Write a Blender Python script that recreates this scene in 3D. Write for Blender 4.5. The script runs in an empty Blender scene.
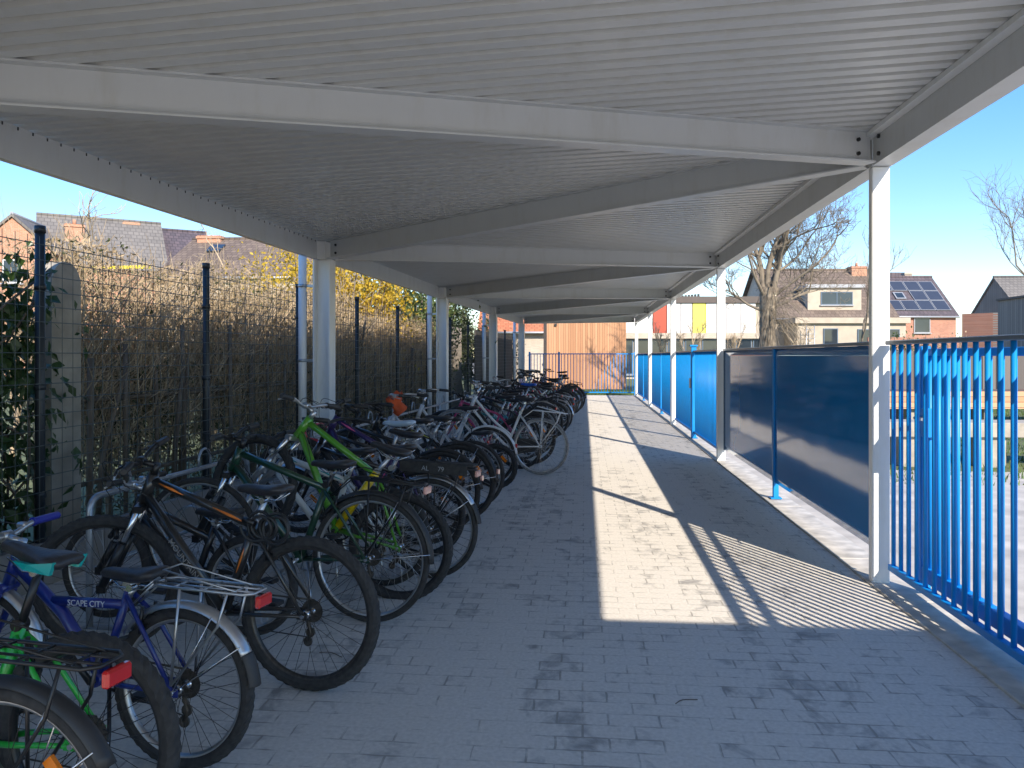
import bpy, math, random
from mathutils import Vector, Matrix, Quaternion
random.seed(7)
R_ = math.radians
S = bpy.context.scene
COL = S.collection
F = 769.0; EYE = 1.5; TH = R_(5.35); HZ = 356.0
CT, ST_ = math.cos(TH), math.sin(TH)
def W(u, d, z=0.0):            # metres right of / ahead of the camera -> world
    return Vector((u*CT - d*ST_, d*CT + u*ST_, z))
def G(px, py):                 # where on the pavement a point of the photograph lies
    d = EYE*F/(py-HZ); return W((px-512)/F*d, d, 0)
def D(px, d, z=0.0):
    return W((px-512)/F*d, d, z)
def HT_(py, d): return EYE + (HZ-py)/F*d

# ------------------------------------------------------------------ materials
MATS = {}
def nt(name):
    m = bpy.data.materials.new(name); m.use_nodes = True
    t = m.node_tree; b = t.nodes['Principled BSDF']
    return m, t, b
def lk(t, a, b): t.links.new(a, b)
def nd(t, typ, **kw):
    n = t.nodes.new(typ)
    for k, v in kw.items():
        if k.startswith('i_'):
            n.inputs[k[2:]].default_value = v
        else: setattr(n, k, v)
    return n
def c4(c): return (c[0], c[1], c[2], 1)
def ramp(t, stops):
    r = t.nodes.new('ShaderNodeValToRGB')
    e = r.color_ramp.elements
    while len(e) < len(stops): e.new(0.5)
    for k, (p, c) in enumerate(stops):
        e[k].position = p; e[k].color = c4(c)
    return r
def mat(name, col, rough=0.5, metal=0.0, var=0.12, scale=18, spec=0.5, bump=0.0, coat=0.0, col2=None, noise_detail=4):
    """plain paint / rubber / stone with a little uneven tone and gloss"""
    key = (name,)
    if key in MATS: return MATS[key]
    m, t, b = nt(name)
    tc = nd(t, 'ShaderNodeTexCoord')
    n = nd(t, 'ShaderNodeTexNoise'); n.inputs['Scale'].default_value = scale; n.inputs['Detail'].default_value = noise_detail
    lk(t, tc.outputs['Object'], n.inputs['Vector'])
    a = tuple(max(0, x*(1-var)) for x in col); c = col2 or tuple(min(1, x*(1+var)) for x in col)
    r = ramp(t, [(0.3, a), (0.7, c)])
    lk(t, n.outputs['Fac'], r.inputs['Fac']); lk(t, r.outputs['Color'], b.inputs['Base Color'])
    mr = nd(t, 'ShaderNodeMapRange'); mr.inputs['To Min'].default_value = max(0.02, rough*0.85); mr.inputs['To Max'].default_value = min(1, rough*1.15)
    lk(t, n.outputs['Fac'], mr.inputs['Value']); lk(t, mr.outputs['Result'], b.inputs['Roughness'])
    b.inputs['Metallic'].default_value = metal
    b.inputs['Specular IOR Level'].default_value = spec
    b.inputs['Coat Weight'].default_value = coat
    if bump:
        bp = nd(t, 'ShaderNodeBump'); bp.inputs['Strength'].default_value = bump; bp.inputs['Distance'].default_value = 0.02
        lk(t, n.outputs['Fac'], bp.inputs['Height']); lk(t, bp.outputs['Normal'], b.inputs['Normal'])
    MATS[key] = m
    return m

def mat_pavers():
    m, t, b = nt('sandy_pavers')
    tc = nd(t, 'ShaderNodeTexCoord')
    nw = nd(t, 'ShaderNodeTexNoise'); nw.inputs['Scale'].default_value = 9; nw.inputs['Detail'].default_value = 3
    lk(t, tc.outputs['Object'], nw.inputs['Vector'])
    wob = nd(t, 'ShaderNodeVectorMath', operation='MULTIPLY_ADD'); wob.inputs[1].default_value = (.012, .012, 0)
    lk(t, nw.outputs['Color'], wob.inputs[0]); lk(t, tc.outputs['Object'], wob.inputs[2])
    br = nd(t, 'ShaderNodeTexBrick')
    br.inputs['Scale'].default_value = 1; br.inputs['Brick Width'].default_value = .21; br.inputs['Row Height'].default_value = .105
    br.inputs['Mortar Size'].default_value = .0055; br.inputs['Mortar Smooth'].default_value = .3; br.inputs['Bias'].default_value = -.3
    br.inputs['Color1'].default_value = c4((.32, .305, .285)); br.inputs['Color2'].default_value = c4((.45, .425, .39)); br.inputs['Mortar'].default_value = c4((.34, .32, .285))
    lk(t, wob.outputs[0], br.inputs['Vector'])
    # jointing sand swept over the stones in long drifts
    mp = nd(t, 'ShaderNodeMapping'); mp.inputs['Scale'].default_value = (1.3, .75, 1); mp.inputs['Rotation'].default_value = (0, 0, .35)
    lk(t, tc.outputs['Object'], mp.inputs['Vector'])
    n1 = nd(t, 'ShaderNodeTexNoise'); n1.inputs['Scale'].default_value = 4.2; n1.inputs['Detail'].default_value = 8; n1.inputs['Roughness'].default_value = .62; n1.inputs['Distortion'].default_value = .9
    lk(t, mp.outputs[0], n1.inputs['Vector'])
    n2 = nd(t, 'ShaderNodeTexNoise'); n2.inputs['Scale'].default_value = 14; n2.inputs['Detail'].default_value = 6
    lk(t, tc.outputs['Object'], n2.inputs['Vector'])
    ad = nd(t, 'ShaderNodeMath', operation='MULTIPLY_ADD'); ad.inputs[1].default_value = .35
    lk(t, n2.outputs['Fac'], ad.inputs[0]); lk(t, n1.outputs['Fac'], ad.inputs[2])
    # each stone keeps a bit more or less sand
    wn = nd(t, 'ShaderNodeMath', operation='MULTIPLY_ADD'); wn.inputs[1].default_value = -.16
    lk(t, br.outputs['Fac'], wn.inputs[0]); lk(t, ad.outputs[0], wn.inputs[2])
    b2 = nd(t, 'ShaderNodeTexBrick')             # the same bond again, black and white: a number per stone
    for k_ in ('Scale', 'Brick Width', 'Row Height', 'Mortar Smooth'): b2.inputs[k_].default_value = br.inputs[k_].default_value
    b2.inputs['Mortar Size'].default_value = .001; b2.inputs['Bias'].default_value = 0
    b2.inputs['Color1'].default_value = (0, 0, 0, 1); b2.inputs['Color2'].default_value = (1, 1, 1, 1); b2.inputs['Mortar'].default_value = (.5, .5, .5, 1)
    lk(t, wob.outputs[0], b2.inputs['Vector'])
    # traffic lanes where the sand has been swept off
    mp2 = nd(t, 'ShaderNodeMapping'); mp2.inputs['Scale'].default_value = (1.1, .10, 1); lk(t, tc.outputs['Object'], mp2.inputs['Vector'])
    n5 = nd(t, 'ShaderNodeTexNoise'); n5.inputs['Scale'].default_value = 1.9; n5.inputs['Detail'].default_value = 3; lk(t, mp2.outputs[0], n5.inputs['Vector'])
    pb = nd(t, 'ShaderNodeMath', operation='MULTIPLY_ADD'); pb.inputs[1].default_value = .15
    lk(t, b2.outputs['Color'], pb.inputs[0]); lk(t, wn.outputs[0], pb.inputs[2])
    pl_ = nd(t, 'ShaderNodeMath', operation='MULTIPLY_ADD'); pl_.inputs[1].default_value = .55
    lk(t, n5.outputs['Fac'], pl_.inputs[0]); lk(t, pb.outputs[0], pl_.inputs[2])
    sr = nd(t, 'ShaderNodeMapRange'); sr.inputs['From Min'].default_value = .76; sr.inputs['From Max'].default_value = .95
    lk(t, pl_.outputs[0], sr.inputs['Value'])
    n3 = nd(t, 'ShaderNodeTexNoise'); n3.inputs['Scale'].default_value = 55; n3.inputs['Detail'].default_value = 4
    lk(t, tc.outputs['Object'], n3.inputs['Vector'])
    sand = ramp(t, [(.3, (.575, .535, .475)), (.7, (.69, .645, .58))]); lk(t, n3.outputs['Fac'], sand.inputs['Fac'])
    mx = nd(t, 'ShaderNodeMix', data_type='RGBA')
    lk(t, sr.outputs['Result'], mx.inputs['Factor']); lk(t, br.outputs['Color'], mx.inputs['A']); lk(t, sand.outputs['Color'], mx.inputs['B'])
    lk(t, mx.outputs['Result'], b.inputs['Base Color'])
    b.inputs['Roughness'].default_value = .9; b.inputs['Specular IOR Level'].default_value = .25
    hs = nd(t, 'ShaderNodeMath', operation='SUBTRACT'); lk(t, sr.outputs['Result'], hs.inputs[0]); lk(t, br.outputs['Fac'], hs.inputs[1])
    hs2 = nd(t, 'ShaderNodeMath', operation='MULTIPLY_ADD'); hs2.inputs[1].default_value = .3; lk(t, n3.outputs['Fac'], hs2.inputs[0]); lk(t, hs.outputs[0], hs2.inputs[2])
    bp = nd(t, 'ShaderNodeBump'); bp.inputs['Strength'].default_value = .35; bp.inputs['Distance'].default_value = .006
    lk(t, hs2.outputs[0], bp.inputs['Height']); lk(t, bp.outputs['Normal'], b.inputs['Normal'])
    return m

def mat_brick(name, ca, cb, mort, bw=.21, bh=.065, plane='xz'):
    m, t, b = nt(name)
    tc = nd(t, 'ShaderNodeTexCoord'); sp = nd(t, 'ShaderNodeSeparateXYZ'); lk(t, tc.outputs['Object'], sp.inputs[0])
    ad = nd(t, 'ShaderNodeMath', operation='ADD'); lk(t, sp.outputs[0], ad.inputs[0]); lk(t, sp.outputs[1], ad.inputs[1])
    cb_ = nd(t, 'ShaderNodeCombineXYZ'); lk(t, ad.outputs[0], cb_.inputs[0]); lk(t, sp.outputs[2], cb_.inputs[1])
    br = nd(t, 'ShaderNodeTexBrick'); br.inputs['Scale'].default_value = 1; br.inputs['Brick Width'].default_value = bw; br.inputs['Row Height'].default_value = bh
    br.inputs['Mortar Size'].default_value = .008; br.inputs['Color1'].default_value = c4(ca); br.inputs['Color2'].default_value = c4(cb); br.inputs['Mortar'].default_value = c4(mort)
    lk(t, cb_.outputs[0], br.inputs['Vector'])
    n = nd(t, 'ShaderNodeTexNoise'); n.inputs['Scale'].default_value = .9; n.inputs['Detail'].default_value = 6; lk(t, tc.outputs['Object'], n.inputs['Vector'])
    mx = nd(t, 'ShaderNodeMix', data_type='RGBA', blend_type='MULTIPLY'); mx.inputs['Factor'].default_value = .5
    r = ramp(t, [(.3, (.7, .68, .66)), (.7, (1, 1, 1))]); lk(t, n.outputs['Fac'], r.inputs['Fac'])
    lk(t, br.outputs['Color'], mx.inputs['A']); lk(t, r.outputs['Color'], mx.inputs['B']); lk(t, mx.outputs['Result'], b.inputs['Base Color'])
    b.inputs['Roughness'].default_value = .9
    bp = nd(t, 'ShaderNodeBump', invert=True); bp.inputs['Strength'].default_value = .4; bp.inputs['Distance'].default_value = .01
    lk(t, br.outputs['Fac'], bp.inputs['Height']); lk(t, bp.outputs['Normal'], b.inputs['Normal'])
    return m
def mat_boards(name, ca, cb, width=.12, axis='x', rough=.75):
    """boards side by side: each board its own tone, grain along it"""
    m, t, b = nt(name)
    tc = nd(t, 'ShaderNodeTexCoord'); sp = nd(t, 'ShaderNodeSeparateXYZ'); lk(t, tc.outputs['Object'], sp.inputs[0])
    if axis == 'xy':
        s0 = nd(t, 'ShaderNodeMath', operation='ADD'); lk(t, sp.outputs[0], s0.inputs[0]); lk(t, sp.outputs[1], s0.inputs[1]); src = s0.outputs[0]
    else: src = sp.outputs['xyz'.index(axis)]
    dv = nd(t, 'ShaderNodeMath', operation='DIVIDE'); dv.inputs[1].default_value = width; lk(t, src, dv.inputs[0])
    fl = nd(t, 'ShaderNodeMath', operation='FLOOR'); lk(t, dv.outputs[0], fl.inputs[0])
    fr = nd(t, 'ShaderNodeMath', operation='FRACT'); lk(t, dv.outputs[0], fr.inputs[0])
    wn = nd(t, 'ShaderNodeTexWhiteNoise', noise_dimensions='1D'); lk(t, fl.outputs[0], wn.inputs['W'])
    mp = nd(t, 'ShaderNodeMapping'); mp.inputs['Scale'].default_value = (1, 1, .06) if axis != 'z' else (.06, .06, 1); lk(t, tc.outputs['Object'], mp.inputs['Vector'])
    n = nd(t, 'ShaderNodeTexNoise'); n.inputs['Scale'].default_value = 22; n.inputs['Detail'].default_value = 5; lk(t, mp.outputs[0], n.inputs['Vector'])
    av = nd(t, 'ShaderNodeMath', operation='MULTIPLY_ADD'); av.inputs[1].default_value = .5; lk(t, n.outputs['Fac'], av.inputs[0])
    hw = nd(t, 'ShaderNodeMath', operation='MULTIPLY'); hw.inputs[1].default_value = .6; lk(t, wn.outputs['Value'], hw.inputs[0]); lk(t, hw.outputs[0], av.inputs[2])
    r = ramp(t, [(.15, ca), (.85, cb)]); lk(t, av.outputs[0], r.inputs['Fac'])
    lt = nd(t, 'ShaderNodeMath', operation='LESS_THAN'); lt.inputs[1].default_value = .1; lk(t, fr.outputs[0], lt.inputs[0])
    mx = nd(t, 'ShaderNodeMix', data_type='RGBA'); lk(t, lt.outputs[0], mx.inputs['Factor']); lk(t, r.outputs['Color'], mx.inputs['A']); mx.inputs['B'].default_value = c4(tuple(x*.35 for x in ca))
    lk(t, mx.outputs['Result'], b.inputs['Base Color']); b.inputs['Roughness'].default_value = rough
    bp = nd(t, 'ShaderNodeBump', invert=True); bp.inputs['Strength'].default_value = .6; bp.inputs['Distance'].default_value = .01
    lk(t, lt.outputs[0], bp.inputs['Height']); lk(t, bp.outputs['Normal'], b.inputs['Normal'])
    return m
def mat_tiles(name, ca, cb, w=.3, h=.28):
    m, t, b = nt(name)
    tc = nd(t, 'ShaderNodeTexCoord'); sp = nd(t, 'ShaderNodeSeparateXYZ'); lk(t, tc.outputs['Object'], sp.inputs[0])
    cx = nd(t, 'ShaderNodeCombineXYZ'); lk(t, sp.outputs[0], cx.inputs[0]); lk(t, sp.outputs[1], cx.inputs[1])
    br = nd(t, 'ShaderNodeTexBrick'); br.inputs['Scale'].default_value = 1; br.inputs['Brick Width'].default_value = w; br.inputs['Row Height'].default_value = h
    br.inputs['Mortar Size'].default_value = .02; br.inputs['Color1'].default_value = c4(ca); br.inputs['Color2'].default_value = c4(cb); br.inputs['Mortar'].default_value = c4(tuple(x*.72 for x in ca))
    lk(t, cx.outputs[0], br.inputs['Vector'])
    n = nd(t, 'ShaderNodeTexNoise'); n.inputs['Scale'].default_value = .7; n.inputs['Detail'].default_value = 7; lk(t, tc.outputs['Object'], n.inputs['Vector'])
    r = ramp(t, [(.3, (.65, .65, .65)), (.72, (1, 1, 1))]); lk(t, n.outputs['Fac'], r.inputs['Fac'])
    mx = nd(t, 'ShaderNodeMix', data_type='RGBA', blend_type='MULTIPLY'); mx.inputs['Factor'].default_value = .7
    lk(t, br.outputs['Color'], mx.inputs['A']); lk(t, r.outputs['Color'], mx.inputs['B']); lk(t, mx.outputs['Result'], b.inputs['Base Color'])
    b.inputs['Roughness'].default_value = .75
    bp = nd(t, 'ShaderNodeBump', invert=True); bp.inputs['Strength'].default_value = .6; bp.inputs['Distance'].default_value = .03
    lk(t, br.outputs['Fac'], bp.inputs['Height']); lk(t, bp.outputs['Normal'], b.inputs['Normal'])
    return m
def mat_leaf(name, stops, scale=3.0, trans=.25, rough=.55):
    m, t, b = nt(name)
    tc = nd(t, 'ShaderNodeTexCoord'); n = nd(t, 'ShaderNodeTexNoise'); n.inputs['Scale'].default_value = scale; n.inputs['Detail'].default_value = 6; n.inputs['Roughness'].default_value = .7
    lk(t, tc.outputs['Object'], n.inputs['Vector'])
    r = ramp(t, stops); lk(t, n.outputs['Fac'], r.inputs['Fac']); lk(t, r.outputs['Color'], b.inputs['Base Color'])
    b.inputs['Roughness'].default_value = rough
    tr = nd(t, 'ShaderNodeBsdfTranslucent'); lk(t, r.outputs['Color'], tr.inputs['Color'])
    ms = nd(t, 'ShaderNodeMixShader'); ms.inputs[0].default_value = trans
    lk(t, b.outputs[0], ms.inputs[1]); lk(t, tr.outputs[0], ms.inputs[2])
    lk(t, ms.outputs[0], t.nodes['Material Output'].inputs['Surface'])
    return m

M = {}
M['pavers'] = mat_pavers()
M['concrete'] = mat('pale_concrete', (.47, .44, .395), .9, var=.28, scale=7, bump=.3)
M['plinth'] = mat('grey_concrete', (.30, .295, .28), .9, var=.15, scale=4, bump=.2)
M['pillar'] = mat('weathered_concrete', (.36, .32, .26), .9, var=.22, scale=6, bump=.3)
def mat_weathered(name, col, rough, band=None, stain=.16):
    m, t, b = nt(name)
    tc = nd(t, 'ShaderNodeTexCoord')
    mp = nd(t, 'ShaderNodeMapping'); mp.inputs['Scale'].default_value = (3, 3, .7); lk(t, tc.outputs['Object'], mp.inputs['Vector'])
    n = nd(t, 'ShaderNodeTexNoise'); n.inputs['Scale'].default_value = 2.2; n.inputs['Detail'].default_value = 9; n.inputs['Roughness'].default_value = .68; lk(t, mp.outputs[0], n.inputs['Vector'])
    r = ramp(t, [(.30, tuple(x*(1-stain)*k for x, k in zip(col, (1, .985, .95)))), (.48, col), (.75, tuple(min(1, x*1.03) for x in col))]); lk(t, n.outputs['Fac'], r.inputs['Fac'])
    out = r.outputs['Color']
    if band:
        sp = nd(t, 'ShaderNodeSeparateXYZ'); lk(t, tc.outputs['Object'], sp.inputs[0])
        dv = nd(t, 'ShaderNodeMath', operation='DIVIDE'); dv.inputs[1].default_value = band; lk(t, sp.outputs[1], dv.inputs[0])
        fl = nd(t, 'ShaderNodeMath', operation='FLOOR'); lk(t, dv.outputs[0], fl.inputs[0])
        wn = nd(t, 'ShaderNodeTexWhiteNoise', noise_dimensions='1D'); lk(t, fl.outputs[0], wn.inputs['W'])
        r2 = ramp(t, [(0, (.93, .93, .93)), (1, (1, 1, 1))]); lk(t, wn.outputs['Value'], r2.inputs['Fac'])
        mx = nd(t, 'ShaderNodeMix', data_type='RGBA', blend_type='MULTIPLY'); mx.inputs['Factor'].default_value = 1
        lk(t, out, mx.inputs['A']); lk(t, r2.outputs['Color'], mx.inputs['B']); out = mx.outputs['Result']
    lk(t, out, b.inputs['Base Color'])
    mr = nd(t, 'ShaderNodeMapRange'); mr.inputs['To Min'].default_value = rough*1.5; mr.inputs['To Max'].default_value = rough*.8; lk(t, n.outputs['Fac'], mr.inputs['Value']); lk(t, mr.outputs['Result'], b.inputs['Roughness'])
    return m
M['white'] = mat_weathered('white_paint', (.76, .765, .75), .36, stain=.07)
M['beam'] = mat_weathered('light_grey_beam_paint', (.57, .585, .58), .36, stain=.07)
M['deck'] = mat_weathered('pale_grey_sheet', (.60, .61, .595), .36, band=1.06, stain=.06)
M['galv'] = mat('galvanised_steel', (.44, .47, .50), .42, .75, var=.15, scale=30)
M['bolt'] = mat('dark_bolt', (.05, .05, .05), .5, .6)
M['blue'] = mat('blue_paint', (.002, .235, .64), .45, var=.07, scale=9, spec=.4)
M['panel'] = mat('dark_blue_gloss', (.004, .17, .45), .08, var=.05, scale=1.2); M['panel'].node_tree.nodes['Principled BSDF'].inputs['IOR'].default_value = 1.72
M['railgrey'] = mat('blue_grey_rail', (.10, .14, .19), .35, var=.06)
M['black'] = mat('black_metal', (.012, .012, .013), .35, var=.2)
M['blackplastic'] = mat('black_plastic', (.026, .026, .027), .5, var=.2)
M['rubber'] = mat('black_rubber', (.026, .026, .027), .8, var=.35, scale=40, col2=(.048, .046, .044))
M['gum'] = mat('dusty_rubber', (.22, .22, .215), .9, var=.35, scale=40)
M['brown_rubber'] = mat('brown_rubber', (.09, .04, .022), .75, var=.3, scale=40)
M['chrome'] = mat('polished_steel', (.62, .63, .65), .2, 1.0, var=.1)
M['alu'] = mat('brushed_aluminium', (.50, .51, .52), .34, .9, var=.12)
M['steel_dark'] = mat('oily_steel', (.10, .09, .08), .45, .8, var=.3, scale=60)
M['vinyl'] = mat('black_vinyl', (.028, .028, .032), .42, var=.2, scale=50, bump=.1)
M['red_lens'] = mat('red_lens', (.55, .012, .015), .15, var=.1, coat=.5)
M['pink_lens'] = mat('pale_lens', (.75, .40, .33), .15, var=.1, coat=.5)
M['orange_lens'] = mat('orange_lens', (.85, .22, .01), .2, var=.1, coat=.5)
M['mesh_green'] = mat('dark_green_wire', (.085, .105, .10), .45, var=.1)
M['post'] = mat('anthracite_post', (.026, .032, .038), .4, var=.1)
M['glass'] = mat('window_glass', (.03, .04, .05), .06, var=.2, scale=1, coat=.4)
M['grass'] = mat_leaf('grass_blades', [(.3, (.05, .10, .02)), (.5, (.10, .17, .035)), (.72, (.20, .22, .06))], 2.0)
M['lawn'] = mat('lawn_soil', (.10, .13, .04), .95, var=.4, scale=3, col2=(.16, .17, .07))
M['field'] = mat('yard_ground', (.40, .37, .32), .95, var=.2, scale=.6)
M['yard'] = mat('yard_paving', (.45, .41, .36), .9, var=.22, scale=3)
M['bark'] = mat('grey_brown_bark', (.15, .115, .08), .95, var=.4, scale=6, bump=.6, col2=(.27, .22, .16))
M['twig'] = mat('bare_twig', (.19, .155, .115), .9, var=.3, scale=4)
M['dry_twig'] = mat('dry_hedge_twig', (.39, .29, .18), .9, var=.45, scale=5, col2=(.58, .45, .30))
M['dark_stem'] = mat('dark_hedge_stem', (.15, .12, .09), .95, var=.4, scale=5)
M['ivy'] = mat_leaf('ivy_leaf', [(.3, (.022, .05, .015)), (.55, (.045, .09, .025)), (.75, (.09, .14, .04))], 6, .2, .35)
M['hedge_leaf'] = mat_leaf('dry_beech_leaf', [(.28, (.22, .15, .08)), (.5, (.44, .33, .19)), (.74, (.62, .48, .31))], 5, .3)
M['hedge_green'] = mat_leaf('dull_green_leaf', [(.3, (.04, .055, .02)), (.7, (.12, .13, .055))], 5, .25)
M['yellow_leaf'] = mat_leaf('yellow_blossom', [(.3, (.38, .24, .02)), (.55, (.62, .42, .03)), (.75, (.72, .56, .10))], 3, .4)
M['conifer'] = mat_leaf('evergreen_leaf', [(.3, (.05, .08, .02)), (.55, (.11, .15, .04)), (.75, (.24, .23, .08))], 3, .25)
M['brick_red'] = mat_brick('red_brick', (.40, .15, .09), (.50, .21, .13), (.40, .34, .28))
M['brick_orange'] = mat_brick('orange_brick', (.45, .19, .10), (.56, .26, .15), (.42, .35, .28))
M['brick_beige'] = mat_brick('beige_brick', (.46, .38, .30), (.56, .47, .37), (.5, .45, .38))
M['render_beige'] = mat('beige_render', (.44, .375, .295), .9, var=.1, scale=2)
M['render_white'] = mat('white_cladding_panel', (.62, .61, .60), .5, var=.05, scale=.8)
M['slate'] = mat_tiles('slate_grey_tile', (.175, .16, .145), (.215, .195, .175))
M['slate_purple'] = mat_tiles('slate_violet_tile', (.085, .07, .08), (.13, .10, .11))
M['tile_brown'] = mat_tiles('brown_roof_tile', (.15, .11, .085), (.22, .165, .125))
M['tile_orange'] = mat_tiles('orange_roof_tile', (.52, .17, .07), (.62, .24, .11))
M['larch'] = mat_boards('larch_boards', (.38, .185, .09), (.52, .28, .15), .11, 'xy')
M['greywood'] = mat_boards('grey_wood_boards', (.20, .165, .145), (.29, .245, .215), .14, 'xy')
M['darkwood'] = mat_boards('dark_fence_boards', (.045, .04, .034), (.085, .072, .06), .14, 'xy')
M['deckwood'] = mat_boards('timber_deck_boards', (.46, .25, .13), (.60, .36, .21), .12, 'z')
M['solar'] = mat('solar_cell_glass', (.045, .05, .065), .15, var=.1, scale=1, coat=.3)
M['yellow'] = mat('yellow_sheet', (.78, .62, .02), .5, var=.06)
M['yellow_panel'] = mat('yellow_cladding', (.78, .70, .10), .5, var=.05)
M['red_panel'] = mat('rust_red_cladding', (.42, .07, .035), .5, var=.05)
M['zinc'] = mat('zinc_trim', (.33, .34, .36), .5, .3, var=.1)
M['darkroof'] = mat('dark_brown_fascia', (.10, .08, .07), .7, var=.15, scale=2)

# ------------------------------------------------------------------ mesh builder
class MB:
    def __init__(s): s.v = []; s.f = []; s.sm = []
    def add(s, vs, fs, smooth=False, mx=None):
        o = len(s.v)
        for p in vs:
            p = Vector(p)
            s.v.append(tuple(mx @ p) if mx is not None else tuple(p))
        for f in fs:
            s.f.append(tuple(i+o for i in f)); s.sm.append(smooth)
        return s
    def box(s, c, size, mx=None, ch=0.0):
        x, y, z = [k/2 for k in size]; cx, cy, cz = c
        if ch <= 0:
            vs = [(cx+a*x, cy+b*y, cz+d*z) for a in (-1, 1) for b in (-1, 1) for d in (-1, 1)]
            fs = [(0, 1, 3, 2), (4, 6, 7, 5), (0, 4, 5, 1), (2, 3, 7, 6), (0, 2, 6, 4), (1, 5, 7, 3)]
            return s.add(vs, fs, False, mx)
        pr = [(-x+ch, -y), (x-ch, -y), (x, -y+ch), (x, y-ch), (x-ch, y), (-x+ch, y), (-x, y-ch), (-x, -y+ch)]
        vs = []; 
        for (zz, k) in ((-z, .0), (-z+ch, 1), (z-ch, 1), (z, 0)):
            for (a, b) in pr:
                if k == 0:
                    a2 = max(-x+ch, min(x-ch, a)); b2 = max(-y+ch, min(y-ch, b))
                else: a2, b2 = a, b
                vs.append((cx+a2, cy+b2, cz+zz))
        fs = []
        for r in range(3):
            for k in range(8):
                a = r*8+k; b2 = r*8+(k+1) % 8
                fs.append((a, b2, b2+8, a+8))
        fs.append(tuple(range(7, -1, -1))); fs.append(tuple(range(24, 32)))
        return s.add(vs, fs, False, mx)
    def bb(s, x0, x1, y0, y1, z0, z1, mx=None, ch=0.0):
        return s.box(((x0+x1)/2, (y0+y1)/2, (z0+z1)/2), (abs(x1-x0), abs(y1-y0), abs(z1-z0)), mx, ch)
    def tube(s, pts, r, n=8, closed=False, mx=None, caps=True, flat=1.0, smooth=True):
        pts = [Vector(p) for p in pts]; N = len(pts)
        if N < 2: return s
        rs = r if isinstance(r, (list, tuple)) else [r]*N
        T = []
        for i in range(N):
            if closed: d = pts[(i+1) % N]-pts[i-1]
            elif i == 0: d = pts[1]-pts[0]
            elif i == N-1: d = pts[-1]-pts[-2]
            else: d = (pts[i+1]-pts[i]).normalized()+(pts[i]-pts[i-1]).normalized()
            if d.length < 1e-9: d = Vector((0, 0, 1))
            T.append(d.normalized())
        up = Vector((0, 0, 1)) if abs(T[0].z) < .9 else Vector((0, 1, 0))
        nrm = (up - T[0]*up.dot(T[0])).normalized()
        vs = []
        for i in range(N):
            if i:
                q = T[i-1].rotation_difference(T[i]); nrm = q @ nrm
                nrm = (nrm - T[i]*nrm.dot(T[i])).normalized()
            bn = T[i].cross(nrm)
            for k in range(n):
                a = 2*math.pi*k/n
                vs.append(pts[i]+nrm*(math.cos(a)*rs[i])+bn*(math.sin(a)*rs[i]*flat))
        fs = []
        L = N if closed else N-1
        for i in range(L):
            j = (i+1) % N
            for k in range(n):
                k2 = (k+1) % n
                fs.append((i*n+k, i*n+k2, j*n+k2, j*n+k))
        s.add(vs, fs, smooth, mx)
        if caps and not closed:
            o = len(s.v)-len(vs)
            s.f.append(tuple(o+k for k in range(n-1, -1, -1))); s.sm.append(False)
            s.f.append(tuple(o+(N-1)*n+k for k in range(n))); s.sm.append(False)
        return s
    def disc(s, c, axis, r, th, n=24, mx=None):
        c = Vector(c); a = Vector(axis).normalized()
        return s.tube([c-a*th/2, c+a*th/2], r, n, mx=mx)
    def ring(s, prof, n=64, mx=None, smooth=True, mod=None):
        """lathe a closed (radius, y) profile about the y axis"""
        m = len(prof); vs = []
        for i in range(n):
            a = 2*math.pi*i/n
            for k, (r, y) in enumerate(prof):
                rr = r + (mod(i, k) if mod else 0)
                vs.append((rr*math.cos(a), y, rr*math.sin(a)))
        fs = []
        for i in range(n):
            j = (i+1) % n
            for k in range(m):
                k2 = (k+1) % m
                fs.append((i*m+k, i*m+k2, j*m+k2, j*m+k))
        return s.add(vs, fs, smooth, mx)
    def loft(s, secs, mx=None, caps=True, smooth=True):
        n = len(secs[0]); vs = [p for q in secs for p in q]; fs = []
        for i in range(len(secs)-1):
            for k in range(n):
                k2 = (k+1) % n
                fs.append((i*n+k, i*n+k2, (i+1)*n+k2, (i+1)*n+k))
        if caps:
            fs.append(tuple(range(n-1, -1, -1))); fs.append(tuple((len(secs)-1)*n+k for k in range(n)))
        return s.add(vs, fs, smooth, mx)
    def poly_prism(s, pts, ext, mx=None):
        """planar outline pts (3d) pushed along the vector ext"""
        e = Vector(ext); n = len(pts); vs = [Vector(p) for p in pts]+[Vector(p)+e for p in pts]
        fs = [tuple(range(n-1, -1, -1)), tuple(range(n, 2*n))]+[(k, (k+1) % n, n+(k+1) % n, n+k) for k in range(n)]
        return s.add(vs, fs, False, mx)
    def xf(s, mx):
        s.v = [tuple(mx @ Vector(p)) for p in s.v]; return s
    def mesh(s, name):
        me = bpy.data.meshes.new(name); me.from_pydata(s.v, [], s.f)
        me.polygons.foreach_set('use_smooth', s.sm); me.update()
        return me
    def obj(s, name, m, parent=None, recalc=True):
        me = s.mesh(name)
        if recalc:
            import bmesh
            b = bmesh.new(); b.from_mesh(me); bmesh.ops.recalc_face_normals(b, faces=b.faces); b.to_mesh(me); b.free()
        me.materials.append(m)
        o = bpy.data.objects.new(name, me); COL.objects.link(o)
        if parent is not None: o.parent = parent
        return o
def tag(o, label=None, cat=None, group=None, kind=None):
    if label: o['label'] = label
    if cat: o['category'] = cat
    if group: o['group'] = group
    if kind: o['kind'] = kind
    return o
def empty(name, loc=(0, 0, 0), rot=(0, 0, 0)):
    o = bpy.data.objects.new(name, None); COL.objects.link(o)
    o.location = loc; o.rotation_euler = rot; o.empty_display_size = .2
    return o
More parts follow.
